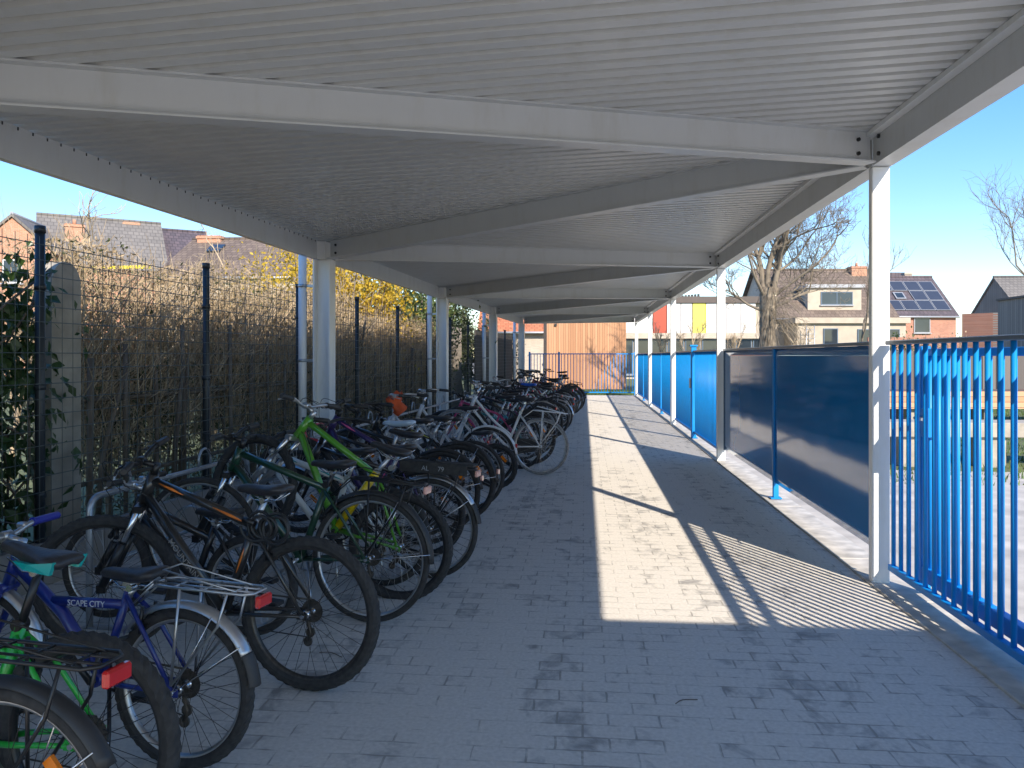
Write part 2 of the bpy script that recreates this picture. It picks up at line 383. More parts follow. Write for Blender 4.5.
def arc(c, r, a0, a1, n, e1, e2):
    c = Vector(c); e1 = Vector(e1); e2 = Vector(e2)
    return [c+e1*(r*math.cos(a0+(a1-a0)*k/n))+e2*(r*math.sin(a0+(a1-a0)*k/n)) for k in range(n+1)]
def smooth_path(pts, n=6):
    """Catmull-Rom through the points"""
    P = [Vector(p) for p in pts]; P = [P[0]*2-P[1]]+P+[P[-1]*2-P[-2]]; out = []
    for i in range(1, len(P)-2):
        for k in range(n):
            t = k/n; a, b, c, d = P[i-1], P[i], P[i+1], P[i+2]
            out.append(.5*((2*b)+(c-a)*t+(2*a-5*b+4*c-d)*t*t+(3*b-a-3*c+d)*t**3))
    out.append(P[-2]); return out
def text_mesh(txt, size, mx, m, parent, name='lettering', depth=.0008, shear=0):
    cu = bpy.data.curves.new(name, 'FONT'); cu.body = txt; cu.size = size; cu.extrude = depth; cu.align_x = 'CENTER'; cu.align_y = 'CENTER'; cu.shear = shear; cu.resolution_u = 3
    tmp = bpy.data.objects.new('tmp_text', cu); COL.objects.link(tmp)
    dg = bpy.context.evaluated_depsgraph_get(); me = bpy.data.meshes.new_from_object(tmp.evaluated_get(dg))
    bpy.data.objects.remove(tmp); me.name = name; me.transform(mx); me.materials.clear(); me.materials.append(m)
    o = bpy.data.objects.new(name, me); COL.objects.link(o); o.parent = parent; return o

# ------------------------------------------------------------------ the line of the shelter
TA = R_(2.72)                                   # the left side runs in slightly towards the far end
LD = Vector((math.sin(TA), math.cos(TA), 0)); LN = Vector((math.cos(TA), -math.sin(TA), 0))
L1 = Vector((-2.96, 8.56, 0)); LSP = 5.88
RX = 1.94; R1Y = 5.23; RSP = 5.9
ZR, ZL, BH = 2.745, 2.60, .21                   # underside of the beams right / left, beam depth
def Lp(i): return L1+LD*(LSP*(i-1)+(.28 if i == 0 else 0))
def Rp(i): return Vector((RX, R1Y+RSP*(i-1), 0))
def left_x(y): return L1.x+(y-L1.y)*math.tan(TA)
def zroof(x, y):                                # underside of the deck
    t = (x-left_x(y))/(RX-left_x(y)); return ZL+BH+(ZR-ZL)*t

# ------------------------------------------------------------------ ground
def sheet(name, pts, z, m, kind='structure'):
    b = MB(); b.add([(p[0], p[1], z) for p in pts], [tuple(range(len(pts)))])
    o = b.obj(name, m); tag(o, kind=kind); return o
g = sheet('ground', [(-400, -300), (400, -300), (400, 600), (-400, 600)], -.012, M['field'])
sheet('shelter_pavement', [(left_x(-8)-.42, -8), (RX-.07, -8), (RX-.07, 29.6), (left_x(29.6)-.42, 29.6)], 0, M['pavers'])
b = MB()
for k in range(38): b.bb(RX-.075, RX+.20, -8+k*.99, -8+k*.99+.983, -.05, .012+.001*((k*7) % 3), ch=.004)
b.bb(RX-.07, RX+.195, -8, 29.5, -.06, .002); tag(b.obj('kerb_strip', M['concrete']), kind='structure')
sheet('yard_pavement', [(RX+.19, -8), (60, -8), (60, 9.3), (RX+.19, 10.6)], -.004, M['yard'])
sheet('yard_apron', [(RX+.19, 8), (3.5, 8), (3.5, 29.5), (RX+.19, 29.5)], -.003, M['yard'])
sheet('lawn', [(RX+.19, 9.0), (60, 8.0), (60, 60), (-2, 60), (-2, 29.6), (RX+.19, 29.6)], -.008, M['lawn'])
sheet('garden_soil', [(-45, -5), (left_x(-5)-.45, -5), (left_x(50)-.45, 50), (-45, 50)], -.008, M['lawn'])
# grass on the lawn
gb = MB(); rg = random.Random(3)
for k in range(34000):
    if k < 23000:
        x = rg.uniform(3.5, 17); y = rg.uniform(9.4, 24)
    else:
        x = rg.uniform(-1.5, 7); y = rg.uniform(29.75, 34)
    h = rg.uniform(.03, .085); a = rg.uniform(0, 6.28); w = rg.uniform(.006, .014)
    dx, dy = math.cos(a)*w, math.sin(a)*w; lx, ly = rg.uniform(-.03, .03), rg.uniform(-.03, .03)
    gb.add([(x-dx, y-dy, -.01), (x+dx, y+dy, -.01), (x+lx, y+ly, h)], [(0, 1, 2)])
o = gb.obj('grass', M['grass'], recalc=False); tag(o, 'short patchy grass on the lawn beyond the fences', 'grass', kind='stuff')

# ------------------------------------------------------------------ the bike shelter
shel = empty('bike_shelter', (0, 0, 0))
tag(shel, 'long white steel canopy with corrugated roof over the bicycle parking', 'canopy')
# corrugated deck
def deck():
    b = MB(); per = .118; pr = [(0, 0), (.070, 0), (.073, .062), (.115, .062)]
    s0, s1 = -11.3, 21.6
    n = int((s1-s0)/per); row = []
    for k in range(n):
        for (a, h) in pr:
            s = s0+k*per+a; p = L1+LD*s-LN*.10
            t = (RX+.10-p.x)/LN.x; q = p+LN*t
            row.append((Vector((p.x, p.y, ZL+BH+h-.003)), Vector((q.x, q.y, ZR+BH+h+.002))))
    vs = [p for r in row for p in r]; fs = []
    for i in range(len(row)-1): fs.append((2*i, 2*i+1, 2*i+3, 2*i+2))
    b.add(vs, fs)
    return b
o = deck().obj('roof_deck', M['deck'], shel, recalc=False)
b = MB()                                         # flat build-up over the sheet
A0 = L1+LD*-11.25-LN*.1; A1 = L1+LD*21.5-LN*.1
b.add([(A0.x, A0.y, ZL+BH+.07), (RX+.1, A0.y-.2, ZR+BH+.075), (RX+.1, A1.y-.2, ZR+BH+.075), (A1.x, A1.y, ZL+BH+.07),
       (A0.x, A0.y, ZL+BH+.13), (RX+.1, A0.y-.2, ZR+BH+.135), (RX+.1, A1.y-.2, ZR+BH+.135), (A1.x, A1.y, ZL+BH+.13)],
      [(0, 1, 2, 3), (4, 7, 6, 5), (0, 4, 5, 1), (1, 5, 6, 2), (2, 6, 7, 3), (3, 7, 4, 0)])
# unseen wing added right behind the viewer; its shadow ends the sun patch
b.bb(RX+.102, 4.2, -2.85, .36, ZR+BH+.045, ZR+BH+.135)
b.obj('roof_covering_and_added_wing', M['zinc'], shel)
def ibeam(A, B, zA, zB, h=BH, w=.11, tw=.008, tf=.011, kind='I'):
    """rolled steel section from A to B; zA, zB = underside"""
    A = Vector((A[0], A[1], zA)); B = Vector((B[0], B[1], zB)); d = (B-A).normalized(); sd = Vector((d.y, -d.x, 0)).normalized()
    if kind == 'I':
        pr = [(-w/2, 0), (w/2, 0), (w/2, tf), (tw/2, tf), (tw/2, h-tf), (w/2, h-tf), (w/2, h), (-w/2, h), (-w/2, h-tf), (-tw/2, h-tf), (-tw/2, tf), (-w/2, tf)]
    else:                                        # channel, web on the left of the line, flanges to the right
        pr = [(0, 0), (w, 0), (w, tf), (tw, tf), (tw, h-tf), (w, h-tf), (w, h), (0, h)]
    b = MB(); e = B-A
    b.poly_prism([A+sd*x+Vector((0, 0, z)) for (x, z) in pr], e)
    return b
for i in range(0, 6):
    if i <= 5:
        for j in (i-1, i):
            if j > 4 or j < 0: continue
            A, Bp = Rp(i), Lp(j); d = (Bp-A).normalized()
            bo = ibeam(A+d*.10, Bp-d*.12, ZR+.002, ZL+.002).obj('cross_beam', M['beam'], shel)
            sdv = Vector((d.y, -d.x, 0))
            for e, z0, sgn in ((A+d*.20, ZR, 1), (Bp-d*.22, ZL, -1)):
                for hz in (.06, .15):
                    c = e+Vector((0, 0, z0+hz)); bm_ = MB(); bm_.tube([c-sdv*.018, c+sdv*.018], .013, 6, smooth=False); bm_.obj('bolt', M['bolt'], bo)
# edge channels
yb, ye = -2.85, 29.4
for (y0, y1) in ((-2.85, R1Y-RSP),)+tuple((R1Y+RSP*(k-1), R1Y+RSP*k) for k in range(0, 5)):
    # web inside, flanges pointing outwards
    bo = ibeam((RX-.06, y0+.004), (RX-.06, y1-.004), ZR, ZR, w=.125, kind='C').obj('edge_beam', M['beam'], shel)
    for yy in (y0+.12, y1-.12):
        for hz in (.05, .16):
            bm_ = MB(); bm_.tube([(RX-.050, yy, ZR+hz), (RX-.074, yy, ZR+hz)], .014, 6, smooth=False); bm_.obj('bolt', M['bolt'], bo)
for k in range(-1, 4):
    A, Bp = (Lp(k) if k >= 0 else L1+LD*-11.2)+LD*.004, Lp(k+1)-LD*.004
    bo = ibeam(Bp-LN*.045, A-LN*.045, ZL, ZL, w=.055, kind='C').obj('edge_beam', M['beam'], shel)
    for q in range(1, 52 if k == 0 else 1):
        c = A+LD*(q*.1134)-LN*.043+Vector((0, 0, ZL+BH-.014)); bm_ = MB(); bm_.box(c, (.006, .006, .018)); bm_.obj('rib_gap_mark', M['bolt'], bo)  # dark chips standing in for the shaded gaps at the rib ends
# light trim under the deck along the right edge
b = MB(); b.bb(RX-.118, RX-.062, -2.85, 29.3, ZR+BH-.035, ZR+BH-.006); b.obj('edge_trim', M['white'], shel)
# columns, right: square tubes on base plates
for i in range(-0, 6):
    p = Rp(i); b = MB(); b.box((p.x, p.y+.05, ZR/2), (.114, .064, ZR-.004), ch=.006)
    c = b.obj('column', M['white'], shel)
# columns, left: rolled H sections, each with a downpipe on its fence side
for i in range(0, 5):
    p = Lp(i); ang = -TA; mx = Matrix.Translation(p) @ Matrix.Rotation(ang, 4, 'Z')
    b = MB(); hz = ZL-.006
    w, t = .20, .018
    pr = [(-w/2, -.09), (-w/2+t, -.09), (-w/2+t, -.008), (w/2-t, -.008), (w/2-t, -.09), (w/2, -.09), (w/2, .09), (w/2-t, .09), (w/2-t, .008), (-w/2+t, .008), (-w/2+t, .09), (-w/2, .09)]
    b.poly_prism([(x, y, .006) for (x, y) in pr], (0, 0, hz-.006), mx)
    b.box((0, 0, ZL+.10), (.10, .20, .20), mx)
    c = b.obj('column', M['white'], shel)
    q = MB(); q.box((0, 0, .010), (.30, .28, .016), mx, ch=.003); q.obj('base_plate', M['white'], c)
    q = MB(); q.tube([mx @ Vector((-.235, -.06, z)) for z in (.02, ZL+.06)], .046, 14)
    dpipe = q.obj('downpipe', M['white'], shel)
    for z in (.55, 1.45, 2.3):
        q = MB(); q.box((-.155, -.045, z), (.10, .02, .03), mx); q.tube([mx @ Vector((-.235, -.06, z-.018)), mx @ Vector((-.235, -.06, z+.018))], .051, 14); q.obj('bracket', M['galv'], dpipe)

# ------------------------------------------------------------------ right hand fences
FX = RX+.045
def posts_base(b, x, y, z0=.018, w=.06): b.box((x, y, z0+.006), (.11, .11, .012)); 
def railing(y0, y1, label, name='bar_railing', x=FX, top=1.60, bot=.13, mid=True, group=None, phase=0.0, tall=False):
    r = empty(name, (x, y0, 0)); tag(r, label, 'railing', group)
    def loc(bm): return bm.xf(Matrix.Translation((-x, -y0, 0)))
    b = MB(); b.bb(x-.035, x+.035, y0, y1, top-.028, top, ch=.005); loc(b).obj('top_rail', M['railgrey'], r)
    b = MB(); b.bb(x-.022, x+.022, y0+.01, y1-.01, bot-.02, bot+.02, ch=.004); loc(b).obj('bottom_rail', M['blue'], r)
    b = MB(); y = y0+.06+phase
    ym = (y0+y1)/2
    while y < y1-.03:
        if not (mid and abs(y-ym) < .05): b.tube([(x, y, bot+.012), (x, y, top-.02)], .0135, 10)
        y += .116
    loc(b).obj('bars', M['blue'], r)
    if mid:
        b = MB(); w = .05 if not tall else .085
        zt = top-.03 if not tall else top+.07
        b.bb(x-(.06 if tall else .03), x+.03, ym-w/2, ym+w/2, .02, zt, ch=.004); posts_base(b, x, ym)
        if tall: b.bb(x-.085, x+.05, ym-w/2-.02, ym+w/2+.02, zt, zt+.03, ch=.004)
        p = loc(b).obj('post', M['blue'], r)
        if tall:
            b = MB(); b.bb(x-.092, x-.061, ym-.03, ym+.03, .92, 1.10, ch=.004); loc(b).obj('lock_box', M['railgrey'], p)
    return r
GR = 'blue bar railings between the shelter columns'
railing(1.6, R1Y-.02, 'blue bar railing with grey handrail in front of the nearest white column', mid=False, phase=.02)
railing(R1Y+RSP+.12, R1Y+2*RSP-.02, 'blue bar railing with a tall capped gate post halfway', tall=True, group=GR)
railing(R1Y+2*RSP+.12, R1Y+3*RSP-.02, 'blue bar railing just beyond the bay with the tall gate post', group=GR)
railing(R1Y+3*RSP+.12, R1Y+4*RSP-.02, 'farthest blue bar railing on the right, reaching the end fence', group=GR)
# gate leaf sliding behind the near railing
gx = FX+.125; y0, y1 = .8, 4.98
gt = empty('sliding_gate', (gx, y1, 0)); tag(gt, 'blue sliding gate leaf of upright bars standing behind the near railing', 'gate')
T_ = Matrix.Translation((-gx, -y1, 0))
b = MB(); b.bb(gx-.022, gx+.022, y0, y1, 1.50, 1.545, ch=.004); b.bb(gx-.03, gx+.03, y0, y1, .11, .20, ch=.005); b.bb(gx-.03, gx+.03, y1, y1+.07, .05, 1.56, ch=.005); b.xf(T_).obj('frame', M['blue'], gt)
b = MB(); y = 1.6+.06+.02-3*.116
while y < y1-.04:
    b.tube([(gx, y, .19), (gx, y, 1.51)], .0135, 10); y += .116
b.xf(T_).obj('bars', M['blue'], gt)
b = MB(); b.bb(gx-.035, gx+.035, y1-.09, y1-.005, 1.00, 1.18, ch=.006); lo = b.xf(T_).obj('lock_box', M['blue'], gt)
b = MB(); b.tube([(gx-.035, y1-.05, 1.12), (gx-.09, y1-.05, 1.12), (gx-.09, y1-.16, 1.12)], .010, 8); b.xf(T_).obj('handle', M['alu'], lo)
b = MB()
for yy in (1.4, 3.2): b.disc((gx, yy, .07), (1, 0, 0), .05, .03, 16)
b.xf(T_).obj('roller', M['bolt'], gt)
# solid dark panels in the second bay
pf = empty('panel_fence', (FX, R1Y+.12, 0)); tag(pf, 'glossy dark blue solid panel fence between the two nearest white columns', 'fence')
T_ = Matrix.Translation((-FX, -(R1Y+.12), 0))
ya, ybb = R1Y+.125, R1Y+RSP-.015; ym = (ya+ybb)/2
b = MB(); b.bb(FX-.03, FX+.03, ya, ybb, 1.575, 1.60, ch=.004); b.xf(T_).obj('top_rail', M['railgrey'], pf)
for (q0, q1) in ((ya+.01, ym-.03), (ym+.03, ybb-.01)):
    b = MB()                                     # a slightly dished sheet: the metal is not perfectly flat
    nx, nz = 36, 18; vs = []; fs = []
    for i in range(nx+1):
        for k in range(nz+1):
            yy = q0+(q1-q0)*i/nx; zz = .185+(1.572-.185)*k/nz
            wv = .0005*math.sin(i*.55+k*.2)*math.sin(k*.5+1)+.00025*math.sin(i*.8)
            wv *= math.sin(math.pi*i/nx)*math.sin(math.pi*k/nz)
            vs.append((FX-.010+wv, yy, zz))
    n = len(vs); vs += [(FX+.012, v[1], v[2]) for v in vs]
    for i in range(nx):
        for k in range(nz):
            a = i*(nz+1)+k; fs.append((a, a+1, a+nz+2, a+nz+1)); fs.append((n+a, n+a+nz+1, n+a+nz+2, n+a+1))
    edge = [i*(nz+1) for i in range(nx+1)]+[nx*(nz+1)+k for k in range(1, nz+1)]+[i*(nz+1)+nz for i in range(nx-1, -1, -1)]+[k for k in range(nz-1, 0, -1)]
    for e in range(len(edge)):
        a, c = edge[e], edge[(e+1) % len(edge)]; fs.append((a, c, n+c, n+a))
    b.add(vs, fs, True); b.xf(T_).obj('panel', M['panel'], pf)
b = MB(); b.bb(FX-.024, FX+.03, ym-.024, ym+.024, .02, 1.574, ch=.004); posts_base(b, FX, ym); b.xf(T_).obj('post', M['blue'], pf)
b = MB()
for yy in (ya-.002, ybb-.018): b.bb(FX-.02, FX+.02, yy, yy+.02, .17, 1.574)
b.xf(T_).obj('end_channel', M['railgrey'], pf)
# end fence across the far end
EY = 29.35
ex0, ex1 = left_x(EY)-.1, RX+.02
ef = empty('end_railing', (0, EY, 0)); tag(ef, 'blue bar railing closing the far end in front of the timber building', 'railing')
b = MB(); b.bb(ex0, ex1, -.03, .03, 1.56, 1.60, ch=.004); b.obj('top_rail', M['blue'], ef)
b = MB(); b.bb(ex0, ex1, -.022, .022, .10, .14, ch=.004); b.obj('bottom_rail', M['blue'], ef)
b = MB(); x = ex0+.06
while x < ex1: b.tube([(x, 0, .13), (x, 0, 1.57)], .0125, 8); x += .116
b.obj('bars', M['blue'], ef)
for x in (ex0, -.95, .05+.0, ex1-.04):
    if abs(x-.05) < .01: continue
    b = MB(); b.bb(x-.035, x+.035, -.035, .035, 0, 1.66, ch=.005); b.obj('post', M['blue'], ef)

# ------------------------------------------------------------------ left: plinth and welded mesh fence
F0 = Vector((-3.52, 4.69, 0))
def Fp(s, off=0.0, z=0.0): return F0+LD*s-LN*off+Vector((0, 0, z))
pl = MB(); e = .03
a, c = Fp(-9), Fp(25.2)
pl.poly_prism([a+LN*e+Vector((0, 0, -.05)), a-LN*e+Vector((0, 0, -.05)), a-LN*e+Vector((0, 0, .29)), a+LN*e+Vector((0, 0, .29))], c-a)
o = pl.obj('plinth_wall', M['plinth']); tag(o, 'low grey concrete plinth board along the foot of the mesh fence', 'wall')
mf = empty('mesh_fence', Fp(0)); tag(mf, 'tall dark welded wire mesh fence on black posts behind the bicycles', 'fence')
Ti = Matrix.Translation(-Fp(0)); PS = 2.02
for k in range(-3, 13):
    s = k*PS
    b = MB(); p0, p1 = Fp(s, .0, .02), Fp(s, .0, 2.32)
    b.tube([p0, p1], .030, 12); b.tube([Fp(s, 0, 2.30), Fp(s, 0, 2.345)], .034, 12)
    po = b.xf(Ti).obj('post', M['post'], mf)
    b = MB()
    for z in (.6, 1.3, 1.95): b.tube([Fp(s, 0, z-.02), Fp(s, 0, z+.02)], .036, 12)
    b.xf(Ti).obj('clamp', M['post'], po)
    if k == 12: break
    b = MB(); off = -.035
    for z in [.32+.1*q for q in range(20)]:
        b.tube([Fp(s, off, z), Fp(s+PS, off, z)], .0030, 4, caps=False)
    for q in range(20):
        ss = s+(q+.5)*PS/20
        b.tube([Fp(ss, off-.004, .30), Fp(ss, off-.004, 2.27)], .0026, 4, caps=False)
    b.xf(Ti).obj('mesh_panel', M['mesh_green'], mf)

# ------------------------------------------------------------------ plants on the left
def leaf_quad(b, p, nrm, up, L, Wd):
    side = nrm.cross(up).normalized(); up = side.cross(nrm).normalized()
    a = p; m1 = p+up*(L*.45)+side*Wd/2+nrm*(L*.06); m2 = p+up*(L*.45)-side*Wd/2+nrm*(L*.06); t = p+up*L
    mid = p+up*(L*.5)-nrm*(L*.03)
    b.add([a, m1, t, m2, mid], [(0, 1, 4), (1, 2, 4), (2, 3, 4), (3, 0, 4)])
def rv(r): 
    v = Vector((r.gauss(0, 1), r.gauss(0, 1), r.gauss(0, 1))); return v.normalized()
# hedge: stems, a mesh of dry twigs, crisp brown leaves
def hedge(s0, s1, off0, off1, h, label, seed, leafm, nleaf, ntwig, stem_every=.2, green=0.0, name='hedge'):
    r = random.Random(seed); hb = empty(name, Fp((s0+s1)/2, (off0+off1)/2)); tag(hb, label, 'hedge')
    T_ = Matrix.Translation(-hb.location)
    b = MB(); s = s0
    while s < s1:
        o_ = r.uniform(off0, off0+(off1-off0)*.7); hh = h*r.uniform(.45, .95)
        p = Fp(s, o_); lean = Vector((r.gauss(0, .06), r.gauss(0, .10), 0))
        pts = [p+Vector((0, 0, -.05)), p+lean*.5+Vector((r.gauss(0, .02), r.gauss(0, .03), hh*.5)), p+lean*1.2+Vector((r.gauss(0, .04), r.gauss(0, .05), hh))]
        r0 = r.uniform(.010, .034); b.tube(pts, [r0, r0*.85, r0*.5], 6)
        s += stem_every*r.uniform(.5, 1.5)
    b.xf(T_).obj('stems', M['dark_stem'], hb)
    b = MB()
    for k in range(ntwig):
        s = r.uniform(s0, s1); z = h*(1-abs(r.random()-r.random())*.75)*r.uniform(.55, 1.0)
        p = Fp(s, r.uniform(off0, off1), z-.25)
        d = Vector((r.gauss(0, .28), r.gauss(0, .38), r.uniform(.35, 1.0))).normalized(); L = r.uniform(.25, .8)
        q = p+d*L*.5+rv(r)*.04; e2 = q+(d+rv(r)*.4).normalized()*L*.5
        rr = r.uniform(.0022, .0065); b.tube([p, q, e2], [rr, rr*.8, rr*.35], 4, caps=False)
        if r.random() < .6:
            e3 = q+(d+rv(r)*.8).normalized()*L*.35; b.tube([q, e3], [rr*.7, rr*.3], 4, caps=False)
    b.xf(T_).obj('twigs', M['dry_twig'], hb)
    b = MB(); b2 = MB()
    for k in range(nleaf):
        s = r.uniform(s0, s1); z = r.random()**.75*h*(1.0+.05*math.sin(s*2.1)+.04*math.sin(s*5.3))
        cl = math.sin(s*3.1+z*2.3)+math.sin(s*7.7-z*4.1)
        if cl < -.7 and r.random() < .8: continue
        p = Fp(s, r.uniform(off0, off1), z)
        tgt = b2 if r.random() < green*(1.9 if z < h*.6 else .3) else b
        leaf_quad(tgt, p, rv(r), rv(r), r.uniform(.03, .085), r.uniform(.010, .030))
    b.xf(T_).obj('leaves', leafm, hb, recalc=False)
    if b2.v: b2.xf(T_).obj('green_leaves', M['hedge_green'], hb, recalc=False)
    return hb
hedge(.9, 8.0,   .42, 1.15, 2.40, 'dry brown twiggy hedge behind the mesh fence, nearest to the concrete pillar', 11, M['hedge_leaf'], 36000, 8500, green=.42)
hedge(8.0, 14.3, .42, 1.15, 2.20, 'dense brown clipped hedge behind the mesh fence, up to the concrete wall', 12, M['hedge_leaf'], 32000, 6500, green=.14)
# dark boards stand behind the stems low down
pf2 = MB()
for k in range(30):
    rr = random.Random(k+50); s = .95+k*.44+rr.uniform(-.03, .03); hh = rr.uniform(1.35, 1.85)
    p = Fp(s, .36+rr.uniform(-.02, .02)); 
    pf2.tube([p, p+Vector((rr.gauss(0, .01), rr.gauss(0, .02), hh))], rr.uniform(.012, .026), 7)
for z in (.5, 1.15): pf2.tube([Fp(.9, .41, z), Fp(14.2, .41, z)], .02, 6)
o = pf2.obj('paling_fence', M['dark_stem']); tag(o, 'row of dark wooden palings standing inside the brown hedge', 'fence')
# ivy at the near end
iv = empty('ivy', Fp(-1.6, .3)); tag(iv, 'dark green ivy mass climbing behind the mesh fence at the left edge', 'ivy')
T_ = Matrix.Translation(-iv.location); r = random.Random(5); b = MB()
for k in range(13000):
    s = r.uniform(-4.5, .62)
    top = 2.16+.10*math.sin(s*3.7)+.08*math.sin(s*9.1)-max(0, s-.2)*.5
    z = r.random()**.8*top; o_ = .10+.5*r.random()**1.5
    if s > .28 and r.random() < .9: continue
    if math.sin(s*6+z*5)+math.sin(s*11-z*7) < -1.1: continue
    n = (LN*1.0+rv(r)*.9).normalized(); leaf_quad(b, Fp(s, o_, z), n, Vector((0, 0, -1))+rv(r)*.6, r.uniform(.04, .13), r.uniform(.035, .09))
b.xf(T_).obj('leaves', M['ivy'], iv, recalc=False)
b = MB()
for k in range(34):
    s = r.uniform(-4.2, .3); pts = [Fp(s+r.gauss(0, .08)*q, r.uniform(.12, .4), q*.42) for q in range(6)]
    b.tube(smooth_path(pts, 3), .009, 5)
b.xf(T_).obj('stems', M['dark_stem'], iv)
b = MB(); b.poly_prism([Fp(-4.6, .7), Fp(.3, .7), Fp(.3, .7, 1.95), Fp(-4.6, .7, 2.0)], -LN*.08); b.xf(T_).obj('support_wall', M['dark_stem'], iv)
# round headed concrete pillar
pm = Matrix.Translation(Fp(.60, .40)) @ Matrix.Rotation(-TA, 4, 'Z')
b = MB(); hw = .15
out = [(-hw, 0, -.05), (hw, 0, -.05), (hw, 0, 2.02)]+[(hw*math.cos(a), 0, 2.02+.17*math.sin(a)) for a in [math.pi*k/10 for k in range(1, 10)]]+[(-hw, 0, 2.02)]
b.poly_prism([(0+p[1], p[0], p[2]) for p in out], (.12, 0, 0))
o = b.obj('concrete_pillar', M['pillar']); o.matrix_world = pm; tag(o, 'grey concrete pillar with rounded head standing between the ivy and the hedge', 'pillar')
# wall beyond the hedge, dark timber fence with creeper
def slab(p, q, z0, z1, th, m, name, label, cat):
    b = MB(); p = Vector(p); q = Vector(q); d = (q-p).normalized(); n = Vector((-d.y, d.x, 0))
    b.poly_prism([p+Vector((0, 0, z0)), p+n*th+Vector((0, 0, z0)), p+n*th+Vector((0, 0, z1)), p+Vector((0, 0, z1))], q-p)
    c = (p+q)/2; b.xf(Matrix.Translation(-c)); o = b.obj(name, m); o.location = c; tag(o, label, cat); return o
slab(Fp(13.6, 1.1), Fp(18.6, 1.1), 0, 2.35, .12, M['render_beige'], 'garden_wall', 'pale beige garden wall behind the mesh fence beyond the brown hedge', 'wall')
slab(Fp(17.0, .35), Fp(24.4, .35), 0, 2.25, .05, M['darkwood'], 'board_fence', 'dark board fence behind the far bicycles', 'fence')
def leafy(name, label, cat, c, rad, h, n, m, seed, lsz=(.06, .13), base=0.0, stemm='twig', nst=14, droop=0.0):
    r = random.Random(seed); root = empty(name, Vector((c.x, c.y, 0))); tag(root, label, cat)
    b = MB(); st = MB(); tips = []
    for k in range(nst):
        a = r.uniform(0, 6.28); rr = rad*math.sqrt(r.random())*.9; top = Vector((math.cos(a)*rr, math.sin(a)*rr, base+(h-base)*r.uniform(.55, 1.0)))
        foot = Vector((math.cos(a)*rr*.2, math.sin(a)*rr*.2, 0)); midp = foot.lerp(top, .5)+Vector((r.gauss(0, .1), r.gauss(0, .1), .15))
        pth = smooth_path([foot, midp, top], 5); st.tube(pth, [.028*(1-q/(len(pth)))+.004 for q in range(len(pth))], 5)
        tips.append(pth)
    for k in range(n):
        pth = r.choice(tips); q = int(r.uniform(.3, 1)*(len(pth)-1)); p = pth[q]+rv(r)*abs(r.gauss(0, rad*.26))
        if p.z < base*.6 or p.z < .1: continue
        up = rv(r)+Vector((0, 0, -droop)); leaf_quad(b, p, rv(r), up, r.uniform(*lsz), r.uniform(lsz[0]*.5, lsz[1]*.55))
    st.obj('stems', M[stemm], root); b.obj('leaves', m, root, recalc=False)
    return root
def bare_tree(name, label, p, h, r0, seed, levels=5, spread=.55, m='bark', twig='twig', trunk=.35, nb=(3, 4), up=.25, shrink=.72, forks=None):
    r = random.Random(seed); root = empty(name, Vector((p.x, p.y, 0))); tag(root, label, 'tree')
    tb = MB(); cb = MB()
    def grow(p, d, L, rad, lev):
        n = 4; pts = [p]; q = p; dd = d
        for k in range(n):
            dd = (dd+rv(r)*(.10+.07*lev)+Vector((0, 0, up*.12))).normalized(); q = q+dd*(L/n); pts.append(q)
        tgt = tb if lev == 0 else cb
        tgt.tube(pts, [rad*(1-.32*k/n) for k in range(n+1)], 10 if lev == 0 else (6 if lev < 3 else 4), caps=lev == 0)
        if lev >= levels: return
        c = r.randint(*nb)+(1 if lev >= 2 else 0)
        for k in range(c):
            t = 1.0 if k == 0 else r.uniform(.45, 1.0)
            pp = pts[min(n, int(t*n+.5))]
            ax = dd.cross(rv(r)).normalized(); nd_ = (Matrix.Rotation(r.uniform(.25, spread*1.5), 3, ax) @ dd)
            nd_ = (nd_+Vector((0, 0, up))).normalized()
            grow(pp, nd_, L*shrink*r.uniform(.75, 1.15), rad*(.66 if k == 0 else .5), lev+1)
    if forks:
        grow(Vector((0, 0, -.1)), Vector((.02, 0, 1)), h*trunk, r0, 0)
    else: grow(Vector((0, 0, -.1)), Vector((.02, 0, 1)), h*trunk, r0, 0)
    tb.obj('trunk', M[m], root); cb.obj('crown', M[twig], root)
    return root
leafy('forsythia_bush', 'yellow flowering forsythia bush above the brown hedge', 'bush', W(-3.3, 15.2), 1.6, 3.9, 15000, M['yellow_leaf'], 21, (.05, .11), base=1.1, nst=40)
leafy('forsythia_bush', 'smaller yellow forsythia behind the white left column', 'bush', W(-3.75, 12.2), 1.0, 3.4, 4200, M['yellow_leaf'], 22, (.04, .09), base=1.3, nst=22)
leafy('evergreen_shrub', 'olive green shrub above the garden wall', 'bush', W(-2.35, 18.0), 1.5, 3.9, 13000, M['conifer'], 23, (.06, .13), base=.9, nst=34)
leafy('evergreen_shrub', 'hanging evergreen creeper over the dark board fence', 'bush', W(-2.25, 19.5), 1.0, 3.4, 8000, M['conifer'], 24, (.06, .14), base=1.3, nst=16, droop=1.2)
leafy('evergreen_shrub', 'dark evergreen at the end of the board fence', 'bush', W(-1.35, 24.2), 1.0, 3.7, 7000, M['hedge_green'], 25, (.06, .12), base=.6, nst=10)
leafy('evergreen_shrub', 'low dark evergreen beyond the left end of the end railing', 'bush', Vector((-3.5, 31.2, 0)), 1.1, 2.3, 5000, M['hedge_green'], 27, (.07, .14), base=.3, nst=16)
leafy('upright_shrub', 'small yellow green column shrub in front of the brown tiled roof', 'bush', D(213, 13.5), .22, HT_(272, 13.5), 600, M['yellow_leaf'], 26, (.04, .08), base=1.5, nst=6)
